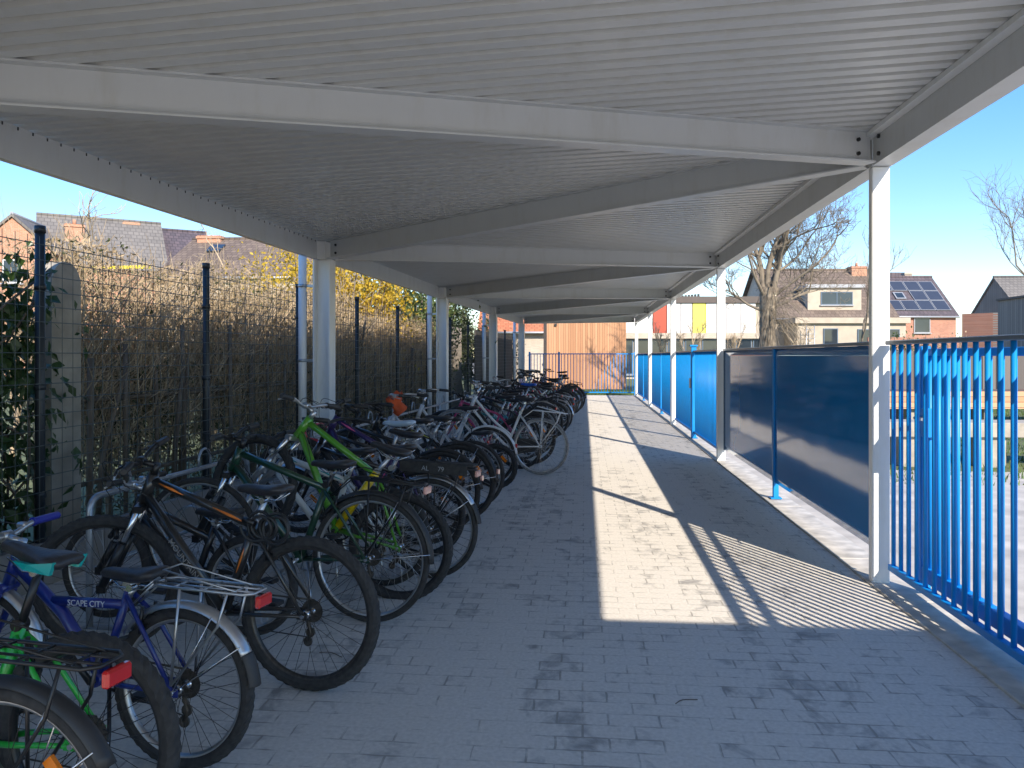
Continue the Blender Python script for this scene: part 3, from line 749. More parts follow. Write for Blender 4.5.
for k, (px, d, h, sd, lb) in enumerate(((110, 11.0, 3.9, 31, 'bare thin branched shrub behind the fence before the violet slate roof'), (8, 9.0, 3.6, 32, 'bare twiggy shrub above the ivy at the left edge'), (275, 14.0, 4.6, 33, 'bare yellowish twigs rising in front of the brown roof under the eave'))):
    bare_tree('bare_shrub', lb, D(px, d), h, .035, sd, levels=4, spread=.7, twig='dry_twig', m='dry_twig', trunk=.45, shrink=.62, up=.12)

# ------------------------------------------------------------------ houses
def house(name, label, c, w, dp, eave, ridge, rot, wall, roof, axis='x', over=.3, cat='house'):
    """box with a pitched roof, ridge along local x ('x') or local y ('y'); front faces -y"""
    root = empty(name, Vector((c.x, c.y, 0)), (0, 0, rot)); tag(root, label, cat)
    b = MB(); hw, hd = w/2, dp/2
    if axis == 'x':
        b.poly_prism([(-hw, -hd, 0), (-hw, hd, 0), (-hw, hd, eave), (-hw, 0, ridge), (-hw, -hd, eave)], (w, 0, 0))
    else:
        b.poly_prism([(-hw, -hd, 0), (hw, -hd, 0), (hw, -hd, eave), (0, -hd, ridge), (-hw, -hd, eave)], (0, dp, 0))
    b.obj('wall', wall, root)
    b = MB(); th = .16
    if axis == 'x':
        sl = (ridge-eave)/hd; z0 = eave-sl*over
        for sg in (-1, 1):
            b.poly_prism([(-hw-over, sg*(hd+over), z0+.02), (-hw-over, 0, ridge+.02), (-hw-over, 0, ridge+th+.02), (-hw-over, sg*(hd+over), z0+th+.02)], (w+2*over, 0, 0))
    else:
        sl = (ridge-eave)/hw; z0 = eave-sl*over
        for sg in (-1, 1):
            b.poly_prism([(sg*(hw+over), -hd-over, z0+.02), (0, -hd-over, ridge+.02), (0, -hd-over, ridge+th+.02), (sg*(hw+over), -hd-over, z0+th+.02)], (0, dp+2*over, 0))
    ro = b.obj('roof', roof, root)
    b = MB()
    if axis == 'x': b.tube([(-hw-over, 0, ridge+th+.03), (hw+over, 0, ridge+th+.03)], .09, 8); b.obj('ridge', roof, ro); b = MB(); b.tube([(-hw-over, -hd-over-.05, z0+.05), (hw+over, -hd-over-.05, z0+.05)], .07, 8)
    else: b.tube([(0, -hd-over, ridge+th+.03), (0, hd+over, ridge+th+.03)], .09, 8)
    b.obj('gutter' if axis == 'x' else 'ridge', M['zinc'], ro)
    return root, ro
def chimney(ro, x, y, z0, z1, w, m, cap=True):
    b = MB(); b.bb(x-w/2, x+w/2, y-w*.4, y+w*.4, z0, z1); b.bb(x-w/2-.05, x+w/2+.05, y-w*.4-.05, y+w*.4+.05, z1-.16, z1-.04)
    if cap: b.tube([(x, y, z1), (x, y, z1+.3)], .1, 8)
    b.obj('chimney', m, ro)
def window(root, x, y, z, w, h, frame=None, n=1, rows=1):
    """in a wall facing -y at local y"""
    b = MB(); t = .06; fr = frame or M['render_white']
    b.bb(x-w/2, x+w/2, y-.05, y+.05, z, z+t); b.bb(x-w/2, x+w/2, y-.05, y+.05, z+h-t, z+h)
    for k in range(n+1):
        xx = x-w/2+t/2+(w-t)*k/n; b.bb(xx-t/2, xx+t/2, y-.045, y+.05, z+t, z+h-t)
    f = b.obj('window', fr, root)
    b = MB(); b.bb(x-w/2+t, x+w/2-t, y-.02, y+.03, z+t, z+h-t); b.obj('pane', M['glass'], f)
    b = MB(); b.bb(x-w/2-.08, x+w/2+.08, y-.12, y+.02, z-.07, z-.004); b.obj('sill', M['zinc'], f)
# left neighbours
h1, ro = house('brick_house', 'orange brick gable fronted house at the far left', D(-6, 39)+Vector((0, 3.0, 0)), 3.9, 6, HT_(252, 39), HT_(214, 39)-.15, TH+R_(12), M['brick_orange'], M['slate'], 'y', over=.12)
window(h1, 0, -3.0, 5.2, .9, 1.2)
h1b, ro = house('slate_house', 'grey slate roofed house with two square brick chimneys on the left', D(62, 42)+Vector((0, 3.4, 0)), 6.2, 7, HT_(266, 42), HT_(221, 45), TH+R_(31), M['brick_orange'], M['slate'], 'x', over=.15)
chimney(ro, -1.4, -1.6, HT_(262, 42), HT_(221, 42), .95, M['brick_orange'])
chimney(ro, 1.6, .1, HT_(236, 44), HT_(216, 44), .85, M['brick_orange'], cap=False)
h2, ro = house('violet_roof_house', 'house with violet slate roof left of the long brown roof', D(138, 46)+Vector((0, 2, 0)), 5.6, 8, HT_(276, 46), HT_(237, 50), TH+R_(30), M['brick_beige'], M['slate_purple'], 'x', over=.15)
h3, ro = house('tiled_house', 'long low house with brown tiled roof behind the hedge', D(240, 38)+Vector((0, 4, 0)), 8.6, 8, HT_(279, 38)+.1, HT_(240, 42)-.1, TH+R_(-4), M['render_beige'], M['tile_brown'], 'x', over=.2)
chimney(ro, -3.4, .1, HT_(246, 42), HT_(236, 42), 1.3, M['brick_orange'], cap=False)
e3, r3_ = HT_(279, 38)+.1, HT_(240, 42)-.1; sl = math.atan2(r3_-e3, 4.0)
sk = MB(); sk.box((0, 0, 0), (.75, .9, .10), Matrix.Translation((-2.6, -1.3, e3+(r3_-e3)*2.7/4.0+.24)) @ Matrix.Rotation(sl, 4, 'X')); sk.obj('roof_window', M['glass'], ro)
window(h3, .6, -4.0, HT_(292, 38)-.1, .5, .5); window(h3, 2.8, -4.0, HT_(292, 38)-.1, .5, .5)
b = MB(); pts = [D(78, 17, HT_(269.5, 17)), D(144, 17, HT_(268.5, 17))]
c = (pts[0]+pts[1])/2
b.poly_prism([pts[0], pts[1], pts[1]+Vector((-.05, .35, .03)), pts[0]+Vector((-.05, .35, .03))], (0, 0, .07))
b.xf(Matrix.Translation(-c)); o = b.obj('yellow_awning', M['yellow']); o.location = c; tag(o, 'narrow yellow awning over the garden in front of the slate roofs', 'awning')
for q in pts:
    b = MB(); b.tube([Vector((q.x, q.y+.2, 0))-c, q+Vector((0, .2, .01))-c], .02, 6); b.obj('pole', M['bolt'], o)
# beyond the far end
h4, ro = house('orange_roof_house', 'pale house with orange tiled roof left of the timber building', D(527, 44)+Vector((0, 3, 0)), 5.6, 6, 2.9, 4.15, TH, M['brick_beige'], M['tile_orange'], 'x')
window(h4, 1.2, -3.0, 1.1, 1.0, 1.2)
tb_ = empty('timber_building', Vector((0, 0, 0))); c = D(583, 36.5); tb_.location = (c.x, c.y, 0); tb_.rotation_euler = (0, 0, TH); tag(tb_, 'larch clad timber building behind the end railing', 'building')
b = MB(); b.bb(-1.80, 1.78, -1.8, 1.8, 0, 3.9); b.obj('wall', M['larch'], tb_)
b = MB(); b.bb(-1.85, 1.83, -1.85, 1.85, 3.904, 4.0); b.obj('roof', M['zinc'], tb_)
b = MB(); b.bb(-1.45, -1.35, -1.88, -1.80, 2.86, 2.96); b.obj('wall_lamp', M['bolt'], tb_)
# school building with coloured cladding
sc = empty('school_building', (0, 0, 0)); c = D(640, 50); sc.location = (c.x, c.y, 0); sc.rotation_euler = (0, 0, TH); tag(sc, 'long white school building with red and yellow cladding panels', 'building')
zk = lambda y: HT_(y, 50)
xk = lambda px: (px-640)/F*50
b = MB(); b.bb(xk(560), xk(773), .25, 9, 0, zk(303)); b.obj('wall', M['render_beige'], sc)
b = MB(); b.bb(xk(560)-.1, xk(778)+.1, -.1, 9.2, zk(303)+.004, zk(296.5)); b.obj('roof', M['darkroof'], sc)
cols = [(615, 653, 'render_white'), (653.3, 667, 'red_panel'), (667.3, 681, 'render_white'), (681.3, 692.6, 'render_white'), (693, 706, 'yellow_panel'), (706.3, 727, 'render_white'), (727.3, 741, 'render_white'), (741.3, 756, 'render_white')]
for (x0, x1, mm) in cols:
    b = MB(); b.bb(xk(x0), xk(x1)-.03, .0, .246, zk(333), zk(303)-.01); b.obj('cladding_panel', M[mm], sc)
b = MB(); b.bb(xk(612), xk(773), -.05, .24, zk(338.5), zk(333)-.01); b.obj('concrete_band', M['brick_beige'], sc)
for k in range(9):
    x0 = xk(618+17*k); window(sc, x0+.5, .20, .3, 1.02, zk(339.5)-.3, M['railgrey'])
b = MB(); b.bb(xk(596), xk(613), -.3, .24, zk(340), zk(326)); b.obj("porch", M["render_white"], sc)
b = MB()
for k in range(7):
    x0 = xk(700)+(k-3)*.22; b.bb(x0-.05, x0+.05, 3, 3.3, zk(296.5), zk(292)+.02*k)
b.obj('roof_vent', M['bolt'], sc)
# dormer house
h5, ro = house('dormer_house', 'beige house with brown roof, box dormer and brick chimney behind the bare tree', D(826, 56)+Vector((0, 4, 0)), 8.6, 9, HT_(317, 56), HT_(272, 58)+.2, TH, M['brick_beige'], M['tile_brown'], 'x')
chimney(ro, 3.55, -.2, 6.0, HT_(264, 58), 1.15, M['brick_orange'])
fy = -4.5
b = MB(); b.bb(-1.75, 2.15, -4.1, -1.2, HT_(318, 56)-.3, HT_(288, 56)); dm = b.obj('dormer', M['render_beige'], h5)
b = MB(); b.bb(-1.95, 2.35, -4.3, -1.1, HT_(288, 56)+.004, HT_(285.5, 56)+.06); b.obj('dormer_roof', M['zinc'], dm)
window(h5, .35, -4.12, HT_(305, 56), 2.3, .95, M['railgrey'], 2)
ex = MB(); ex.bb(-3.6, 3.9, -7.0, -4.52, 0, HT_(324, 54)); e_ = ex.obj('extension', M['render_beige'], h5)
b = MB(); b.bb(-3.8, 4.1, -7.25, -4.51, HT_(324, 54)+.004, HT_(318.5, 54)); b.obj('flat_roof', M['render_beige'], e_)
window(h5, 2.0, -7.02, 1.6, 2.9, 1.75, M['railgrey'], 2); window(h5, -1.3, -7.02, 1.5, 1.0, 1.9, M['railgrey'])
b = MB()
for k in range(4): b.tube([(-1.9, -7.3, 1.5+.25*k), (-.7, -7.3, 1.5+.25*k)], .02, 5)
for x in (-1.9, -.7): b.tube([(x, -7.3, 1.4), (x, -7.3, 2.35)], .025, 5)
b.obj('balcony_rail', M['galv'], e_)
b = MB()
for x in (-3.15, -2.6): b.tube([(x, -7.5, .3), (x, -7.5, 3.6)], .03, 5)
for k in range(10): b.tube([(-3.15, -7.5, .6+.3*k), (-2.6, -7.5, .6+.3*k)], .022, 5)
b.obj('ladder', M['galv'], e_)
# house with solar panels
h6, ro = house('solar_house', 'red brick house with solar panels on its dark roof', D(903, 58)+Vector((-.3, 3.0, 0)), 7.6, 6.6, HT_(316, 58), HT_(279, 61), TH+R_(3), M['brick_red'], M['slate_purple'], 'x', over=.15)
e6, r6 = HT_(316, 58), HT_(279, 61); sl = math.atan2(r6-e6, 3.3); Ls = math.hypot(r6-e6, 3.3)
pn = 0
for rI in range(3):
    for cI in range(6):
        if rI == 1 and cI in (2, 3): continue
        mx = Matrix.Translation((-3.0+1.2*cI+.22*0, -3.3, e6+.22)) @ Matrix.Rotation(sl, 4, 'X')
        b = MB(); b.bb(-.57, .57, .30+rI*1.18, 1.44+rI*1.18, 0, .05, mx); f_ = b.obj('solar_panel', M['zinc'], ro)
        b = MB(); b.bb(-.53, .53, .34+rI*1.18, 1.40+rI*1.18, .051, .056, mx); b.obj('solar_cells', M['solar'], f_)
mx = Matrix.Translation((-3.0+1.2*2.7, -3.3, e6+.22)) @ Matrix.Rotation(sl, 4, 'X')
b = MB(); b.bb(-.4, .4, 1.62, 2.4, 0, .08, mx); f_ = b.obj('roof_window', M['zinc'], ro)
b = MB(); b.bb(-.3, .3, 1.72, 2.3, .081, .09, mx); b.obj('pane', M['glass'], f_)
b = MB(); b.bb(-3.6, 2.9, 2.0, 3.2, r6-.8, HT_(269.5, 61)); b.obj('rear_roof', M['slate_purple'], ro)
chimney(ro, 2.6, 1.2, r6-.6, HT_(271, 61), .6, M['render_beige'], cap=False)
window(h6, 1.15, -3.32, HT_(333, 58), 1.25, 1.15, M['zinc'])
# grey gable house on the right edge, brick wall and grey timber box
h7, ro = house('grey_gable_house', 'grey slate roofed house at the right edge', D(1133, 58)+Vector((0, 4, 0)), 16, 8, HT_(316, 58), HT_(276, 60), TH+R_(-4), M['slate'], M['slate'], 'x', over=.1)
slab(D(962, 44), D(1040, 41), 0, HT_(312, 42)-.0, .3, M['brick_red'], 'brick_wall', 'red brick garden wall in front of the grey gable house', 'wall')
slab(D(868, 47), D(962, 46), 0, HT_(337, 46), .25, M['brick_red'], 'brick_wall', 'lower red brick wall under the house with solar panels', 'wall')
gbx = empty('timber_shed', (0, 0, 0)); c = D(1090, 30); gbx.location = (c.x, c.y, 0); gbx.rotation_euler = (0, 0, TH+R_(-6)); tag(gbx, 'grey vertical board shed at the right edge', 'shed')
b = MB(); b.bb(-2.4, 2.4, -2, 2, 0, HT_(297, 30)); b.obj('wall', M['greywood'], gbx)
b = MB(); b.bb(-2.46, 2.46, -2.06, 2.06, HT_(297, 30)+.003, HT_(297, 30)+.09); b.obj('roof', M['darkroof'], gbx)
slab(D(872, 27.5), D(1045, 24.5), 0, HT_(349, 26)-.05, .08, M['greywood'], 'board_fence', 'low grey board fence behind the playground lawn', 'fence')
# playground seen through the bars
b = MB(); c = D(975, 17.5); b.bb(-5.5, 5.5, -.6, .6, .62, .72); b.bb(-5.5, 5.5, -.62, -.604, .34, .715)
o = b.obj('timber_platform', M['deckwood']); o.location = c; o.rotation_euler = (0, 0, TH); tag(o, 'long raised timber platform on the lawn seen through the bars', 'platform')
for k in range(7):
    q = MB(); q.bb(-5.2+1.7*k, -5.0+1.7*k, -.5, .5, -.02, .615); l_ = q.obj('support', M['pillar'], o)
b = MB(); b.bb(-1.6, 1.6, -.28, .28, .40, .60, ch=.01); bn = b.obj('concrete_bench', M['pillar']); c = D(1000, 10.6); bn.location = c; bn.rotation_euler = (0, 0, TH+R_(-4)); tag(bn, 'pale concrete bench slab on dark blocks seen through the near bars', 'bench')
for x in (-1.25, -.2, .9):
    q = MB(); q.bb(x-.16, x+.16, -.22, .22, -.02, .398); q.obj('leg', M['pillar'], bn)
b = MB(); b.bb(-.05, .05, -.05, .05, 0, 1.0); o = b.obj('wooden_post', M['greywood']); o.location = D(937, 14); tag(o, 'grey square post beside the timber platform', 'post')
leafy('green_bush', 'small green bush above the railing below the house with solar panels', 'bush', D(893, 36), 1.3, HT_(331, 36), 1500, M['conifer'], 41, (.09, .2), base=.3)
for k, (px, w_) in enumerate(((925, 1.1), (955, 1.0))):
    leafy('brown_shrub', ('brown leafless shrub just right of the green bush', 'brown leafless shrub before the gap between brick walls')[k], 'bush', D(px, 38), w_, HT_(333, 38), 500, M['hedge_leaf'], 43+k, (.08, .16), base=.3, nst=30)
# trees
def big_tree():
    r = random.Random(2); p = D(768, 27); root = empty('pollard_tree', Vector((p.x, p.y, 0))); tag(root, 'large old bare tree with thick trunk behind the dark blue panels', 'tree')
    tb = MB(); cb = MB()
    tb.tube([(0, 0, -.2), (.05, 0, 1.0), (-.02, 0, 2.3), (0, .0, 3.2), (.05, 0, 3.9)], [.36, .29, .27, .29, .32], 14)
    def grow(p, d, L, rad, lev, mx):
        n = 5; pts = [p]; q = p; dd = d
        for k in range(n):
            dd = (dd+rv(r)*(.15+.06*lev)+Vector((0, 0, .05))).normalized(); q = q+dd*(L/n); pts.append(q)
        cb.tube(pts, [max(.005, rad*(1-.4*k/n)) for k in range(n+1)], 8 if lev < 2 else (5 if lev < 3 else 3), caps=False)
        if lev >= mx: return
        for k in range(r.randint(3, 4) if lev else r.randint(4, 6)):
            pp = pts[r.randint(2, n)] if k else pts[n]
            ax = dd.cross(rv(r)).normalized(); nd_ = Matrix.Rotation(r.uniform(.3, .95), 3, ax) @ dd
            grow(pp, (nd_+Vector((0, 0, .12))).normalized(), L*r.uniform(.5, .78), rad*(.60 if k == 0 else .42), lev+1, mx)
    limbs = [((-.12, 0, 3.4), (-.22, .1, 1), 2.0, .17), ((.12, 0, 3.5), (.30, 0, 1), 2.4, .15), ((.08, .1, 3.6), (.1, .35, 1), 2.2, .14), ((-.2, 0, 3.1), (-1, .2, .5), 1.3, .07), ((.2, 0, 3.2), (1, .1, .40), 1.7, .07), ((.1, -.1, 3.5), (.85, -.3, .7), 1.9, .08), ((-.1, -.1, 3.5), (-.7, -.4, .8), 1.5, .08), ((0, 0, 3.7), (.05, -.1, 1), 2.0, .14), ((.15, .1, 3.3), (.95, .4, .6), 1.6, .06)]
    for (p0, d, L, rad) in limbs: grow(Vector(p0), Vector(d).normalized(), L, rad*.72, 0, 5)
    for k in range(260):                         # whippy shoots hanging round the pollard head
        a = r.uniform(0, 6.28); p0 = Vector((.26*math.cos(a)+r.uniform(0, .35), .26*math.sin(a), r.uniform(2.4, 4.2)))
        d = Vector((math.cos(a)*.4+.25, math.sin(a)*.4, r.uniform(-1.1, .3)))
        cb.tube(smooth_path([p0, p0+d*.35+Vector((0, 0, .12)), p0+d*r.uniform(.7, 1.6)], 3), .007, 3, caps=False)
    tb.obj('trunk', M['bark'], root); cb.obj('crown', M['twig'], root)
big_tree()
bare_tree('young_tree', 'thin leafless birch at the right edge above the grey gable', D(1075, 24), 8.4, .07, 61, levels=5, spread=.5, twig='twig', trunk=.4, shrink=.68)
bare_tree('young_tree', 'slim leafless tree beside the nearest white column', D(858, 30), 6.0, .06, 62, levels=4, spread=.38, trunk=.5, shrink=.6, up=.5)
for k, (px, lb) in enumerate(((661, 'young bare tree before the red cladding panel'), (689, 'young bare tree before the yellow cladding panel'), (733, 'young bare tree between the second column and the big tree'), (797, 'young bare tree right of the big tree trunk'))):
    bare_tree('sapling', lb, D(px, 33+k), 3.6+.4*(k % 2), .05, 70+k, levels=4, spread=.45, twig='dry_twig', m='dry_twig', trunk=.36, shrink=.66, up=.4)

# ------------------------------------------------------------------ bicycle racks
def rack(s, n, label, ox):
    """galvanised stand: end-bent top rail with small locking loops, wheel hoops below"""
    org = L1+LD*s+LN*ox; org.z = 0
    r = empty('bike_rack', org, (0, 0, -TA)); tag(r, label, 'bike rack', 'galvanised racks along the fence')
    L = .9*n; h = .72
    b = MB()
    p = [(0, 0, .01), (0, 0, h-.08)]+arc((0, .08, h-.08), .08, math.pi, math.pi/2, 6, (0, 1, 0), (0, 0, 1))+[(0, L-.08, h)]+arc((0, L-.08, h-.08), .08, math.pi/2, 0, 6, (0, 1, 0), (0, 0, 1))+[(0, L, h-.08), (0, L, .01)]
    b.tube(p, .019, 10); b.tube([(0, .01, .32), (0, L-.01, .32)], .013, 8)
    b.obj('frame', M['galv'], r)
    b = MB(); b.bb(-.04, .34, -.04, .04, .002, .012); b.obj('base_plate', M['galv'], r); b = MB(); b.bb(-.04, .34, L-.04, L+.04, .002, .012); b.obj('base_plate', M['galv'], r)
    for k in range(2*n):
        y = .22+.45*k
        b = MB()
        for dy in (-.038, .038):
            z0 = .13 if k % 2 else .05
            b.tube([(.02, y+dy, .32), (.10, y+dy, .44)]+arc((.22, y+dy, .44), .12, math.pi, 0, 8, (1, 0, 0), (0, 0, 1))+[(.34, y+dy, .06), (.02, y+dy, .05)], .006, 6)
        b.tube([(.34, y-.038, .06), (.34, y+.038, .06)], .006, 6)
        b.obj('wheel_hoop', M['galv'], r)
    for k in range(n):
        y = .28+.9*k
        b = MB(); b.tube([(0, y-.075, h+.01)]+arc((0, y, h+.055), .075, math.pi, 0, 10, (0, 1, 0), (0, 0, 1))+[(0, y+.075, h+.01)], .0085, 8)
        b.obj('locking_loop', M['galv'], r)
    return r
RO = .47
names = ['nearest galvanised rack, its rounded end showing in front of the concrete pillar', 'galvanised rack just before the nearest left column', 'galvanised rack just after the nearest left column', 'galvanised rack in front of the hedge between the left columns',
         'galvanised rack around the second left column', 'galvanised rack in front of the dark board fence', 'farthest but one galvanised rack by the third left column', 'farthest galvanised rack near the end railing']
for k, s in enumerate((-4.55, -1.85, .92, 3.66, 6.4, 9.1, 11.8, 14.5)): rack(s, 3 if k else 2, names[k], RO)

# ------------------------------------------------------------------ bicycles
WC = {}
def wheel_meshes(R, r, detail, knob):
    key = (R, r, detail, knob)
    if key in WC: return WC[key]
    n = 96 if detail > 1 else (56 if detail else 40); m = 10 if detail else 7
    Rc = R-r
    prof = [(Rc+r*math.cos(2*math.pi*k/m), r*math.sin(2*math.pi*k/m)) for k in range(m)]
    b = MB()
    def mod(i, k):
        if not knob: return 0
        if prof[k][0] < Rc+r*.25: return 0
        return .0045 if (i+k) % 2 else -.001
    b.ring(prof, n, mod=mod if knob else None, smooth=not knob); ty = b.mesh('tyre')
    b = MB(); ri = Rc-r*.62; w = r*.62
    b.ring([(ri, -w), (ri-.012, -w*.7), (ri-.018, 0), (ri-.012, w*.7), (ri, w), (ri+.004, 0)], n); rm = b.mesh('wheel')
    b = MB(); ns = 32 if detail else 20
    rr = ri-.014; rad = .0013 if detail > 1 else .0016
    for k in range(ns):
        sgn = 1 if k % 2 else -1; a = 2*math.pi*k/ns; cr = (1 if (k//2) % 2 else -1)*.55
        h = Vector((.020*math.cos(a+cr*2.2), sgn*.030, .020*math.sin(a+cr*2.2))); e = Vector((rr*math.cos(a), sgn*.004, rr*math.sin(a)))
        b.tube([h, e], rad, 4, caps=False)
    sp = b.mesh('spokes')
    b = MB(); b.tube([(0, -.036, 0), (0, -.030, 0), (0, -.028, 0), (0, 0, 0), (0, .028, 0), (0, .030, 0), (0, .036, 0)], [.010, .026, .016, .014, .016, .026, .010], 14)
    b.tube([(0, -.062, 0), (0, .062, 0)], .006, 8); b.tube([(0, .058, 0), (0, .068, 0)], .010, 6); b.tube([(0, -.068, 0), (0, -.058, 0)], .010, 6)
    hb = b.mesh('hub')
    for me in (ty, rm, sp, hb): me.materials.append(M['rubber'])
    WC[key] = (ty, rm, sp, hb); return WC[key]
def mobj(name, me, m, parent):
    o = bpy.data.objects.new(name, me); COL.objects.link(o); o.parent = parent
    o.material_slots[0].link = 'OBJECT'; o.material_slots[0].material = m; return o
def paint(col, rough=.3): 
    return mat('frame_paint_%02x%02x%02x' % tuple(int(255*min(1, x)) for x in col), col, rough, var=.06, scale=6, coat=.5)
NB = [0]
def bicycle(label, at, R=.34, tr=.023, wb=1.05, k=1.0, hd=174, lift=0.0, steer=0, lean=2, style='diamond', fork='rigid', bar='flat',
            frame=(.02, .02, .02), fork_col=None, rim='alu', tyre='rubber', knob=False, seat=.93, saddle='vinyl', post='alu', guard=None, rackc=None,
            light='red', detail=1, spokes='alu', reflector=False, chainguard=None, stripe=None, grip='blackplastic', bars='black', post_col=None, seat_tube=None, tail=True, kick=True, bell=False, gend=172, stilt=0):
    rr = random.Random(100+NB[0]); NB[0] += 1
    root = empty('bicycle', (at.x, at.y, .002), (R_(lean), -math.asin(max(-.9, min(.9, lift/wb))), R_(hd)))
    tag(root, label, 'bicycle', 'bicycles parked in the racks')
    fm = paint(frame); fkm = fm if fork_col is None else (paint(fork_col) if isinstance(fork_col, tuple) else M[fork_col])
    s8 = 10 if detail > 1 else (8 if detail else 6)
    BB = Vector((.43*k, 0, R-.05*k if R > .3 else R-.01)); ang = R_(73)
    Ls = (.45 if style != 'step' else .46)*k
    st = BB+Vector((-math.cos(ang), 0, math.sin(ang)))*Ls
    ha = R_(71); hz = R+(.42 if fork == 'sus' else .385)*k
    HL = Vector((wb-.04-(hz-R)/math.tan(ha), 0, hz)); ax = Vector((-math.cos(ha), 0, math.sin(ha)))
    HT = HL+ax*.125*k if style != 'step' else HL+ax*.17*k
    RA = Vector((0, 0, R)); FA = Vector((wb, 0, R))
    big = 1.25 if fork == 'sus' else 1.0
    # --- frame
    b = MB(); tw = .018*big
    b.tube([HL-ax*.012, HT+ax*.012], .024*(1.1 if big > 1 else 1), s8+2)
    if style == 'diamond':
        b.tube([HL+ax*.025, BB], tw*1.05, s8); b.tube([HT-ax*.02, st-Vector((0, 0, .02))], tw*.92, s8)
    elif style == 'slope':
        b.tube([HL+ax*.025, BB], tw*1.05, s8); b.tube([HT-ax*.025, st.lerp(BB, .28)], tw*.92, s8)
    elif style == 'mid':
        b.tube([HT-ax*.03, HT.lerp(BB, .55)+Vector((0, 0, .03)), BB], tw*1.25, s8); b.tube([HT.lerp(BB, .42)+Vector((0, 0, .02)), st.lerp(BB, .20)], tw*1.05, s8)
    else:
        b.tube(smooth_path([HL+ax*.02, (HL+ax*.02).lerp(BB, .5)+Vector((-.0, 0, -.02)), BB], 5), tw*1.0, s8)
        b.tube(smooth_path([HT-ax*.03, HT.lerp(BB, .5)+Vector((-.02, 0, .02)), BB.lerp(st, .33)], 5), tw*.95, s8)
    if not seat_tube: b.tube([BB, st], tw*.9, s8)
    b.tube([BB-Vector((0, .038, 0)), BB+Vector((0, .038, 0))], .024, 12)
    for sg in (-1, 1):
        b.tube([BB+Vector((-.03, sg*.022, 0)), BB.lerp(RA, .35)+Vector((0, sg*.045, 0)), RA+Vector((0, sg*.058, 0))], [.012, .010, .008], s8-2)
        b.tube([st+Vector((0, sg*.018, -.03)), st.lerp(RA, .35)+Vector((0, sg*.045, 0)), RA+Vector((0, sg*.058, 0))], [.010, .009, .008], s8-2)
        b.box((0.004, sg*.057, R), (.05, .006, .03))
    fo = b.obj('frame', fm, root)
    if seat_tube:
        b = MB(); b.tube([BB, st], tw*1.15, s8); b.obj('seat_tube', paint(seat_tube), root)
    # --- saddle and its post
    sh = Vector((st.x-math.cos(ang)*(seat-st.z)*.95, 0, seat))
    b = MB(); b.tube([st-Vector((-math.cos(ang), 0, math.sin(ang)))*.05, sh-Vector((0, 0, .055))], .0135, s8); b.tube([st-Vector((0, .02, -.004)), st+Vector((0, .02, .004))], .02, 10)
    b.obj('seat_post', M[post] if not post_col else paint(post_col), root)
    b = MB(); secs = []; n = 14
    for (x, w, z, t) in ((-.128, .035, .012, .010), (-.122, .060, .016, .022), (-.10, .072, .016, .03), (-.06, .070, .010, .034), (-.01, .045, .002, .034), (.05, .027, .0, .032), (.10, .021, .002, .028), (.135, .017, -.002, .022), (.148, .008, -.008, .010)):
        x *= .96; sec = []
        for q in range(n):
            a = 2*math.pi*q/n; cz = math.sin(a); 
            sec.append(sh+Vector((x, w*math.cos(a), z+(t*.55*cz if cz > 0 else t*1.15*cz*(1 if abs(math.cos(a)) > .3 else .45)))))
        secs.append(sec)
    b.loft(secs); b.xf(Matrix.Translation(sh) @ Matrix.Rotation(R_(-stilt), 4, 'Y') @ Matrix.Translation(-sh)); sd = b.obj('saddle', M[saddle] if isinstance(saddle, str) else paint(saddle, .45), root)
    if detail:
        b = MB()
        for sg in (-1, 1): b.tube([sh+Vector((-.11, sg*.03, -.01)), sh+Vector((-.06, sg*.022, -.048)), sh+Vector((.04, sg*.020, -.048)), sh+Vector((.11, sg*.008, -.012))], .0035, 6)
        b.tube([sh+Vector((0, -.024, -.05)), sh+Vector((0, .024, -.05))], .014, 8); b.obj('rails', M['chrome'], sd)
    # --- rear wheel
    ty, rm, sp, hb = wheel_meshes(R, tr, detail, knob)
    def wheel(loc, rot=None):
        w = mobj('wheel', rm, M[rim], root); w.location = loc
        if rot is not None: w.rotation_mode = 'QUATERNION'; w.rotation_quaternion = rot
        mobj('tyre', ty, M[tyre], w); mobj('spokes', sp, M[spokes], w); mobj('hub', hb, M['chrome'] if detail else M['alu'], w)
        if reflector:
            for a in (2.4, -.9):
                q = MB(); q.box((0, 0, 0), (.085, .012, .030), Matrix.Translation(((R-.13)*math.cos(a), .0, (R-.13)*math.sin(a))) @ Matrix.Rotation(-a+math.pi/2, 4, 'Y')); q.obj('reflector', M['orange_lens'], w)
        return w
    w1 = wheel(RA)
    # sprockets, chain, cranks on the right hand side (y < 0)
    b = MB()
    for q in range(5 if detail else 2): b.disc((0, -.028-.005*q, R), (0, 1, 0), .052-.006*q, .0022, 24)
    b.obj('sprocket', M['steel_dark'], w1).location = (0, 0, -R)
    b = MB(); cr = .085*k
    b.ring([(cr, -.0015), (cr-.012, -.0015), (cr-.012, .0015), (cr, .0015)], 36, mx=Matrix.Translation(BB+Vector((0, -.05, 0))))
    for q in range(5):
        a = q*1.2566; b.tube([BB+Vector((0, -.05, 0)), BB+Vector((math.cos(a)*(cr-.006), -.05, math.sin(a)*(cr-.006)))], .006, 5)
    a0 = rr.uniform(0, 6.28); cl = .165*max(.75, k)
    for sg in (-1, 1):
        e = BB+Vector((math.cos(a0)*cl*sg, sg*.075, math.sin(a0)*cl*sg)); b.tube([BB+Vector((0, sg*.055, 0)), BB.lerp(e, .5)+Vector((0, sg*.03, 0)), e], [.013, .011, .010], 8)
    b.tube([BB-Vector((0, .058, 0)), BB+Vector((0, .058, 0))], .009, 8)
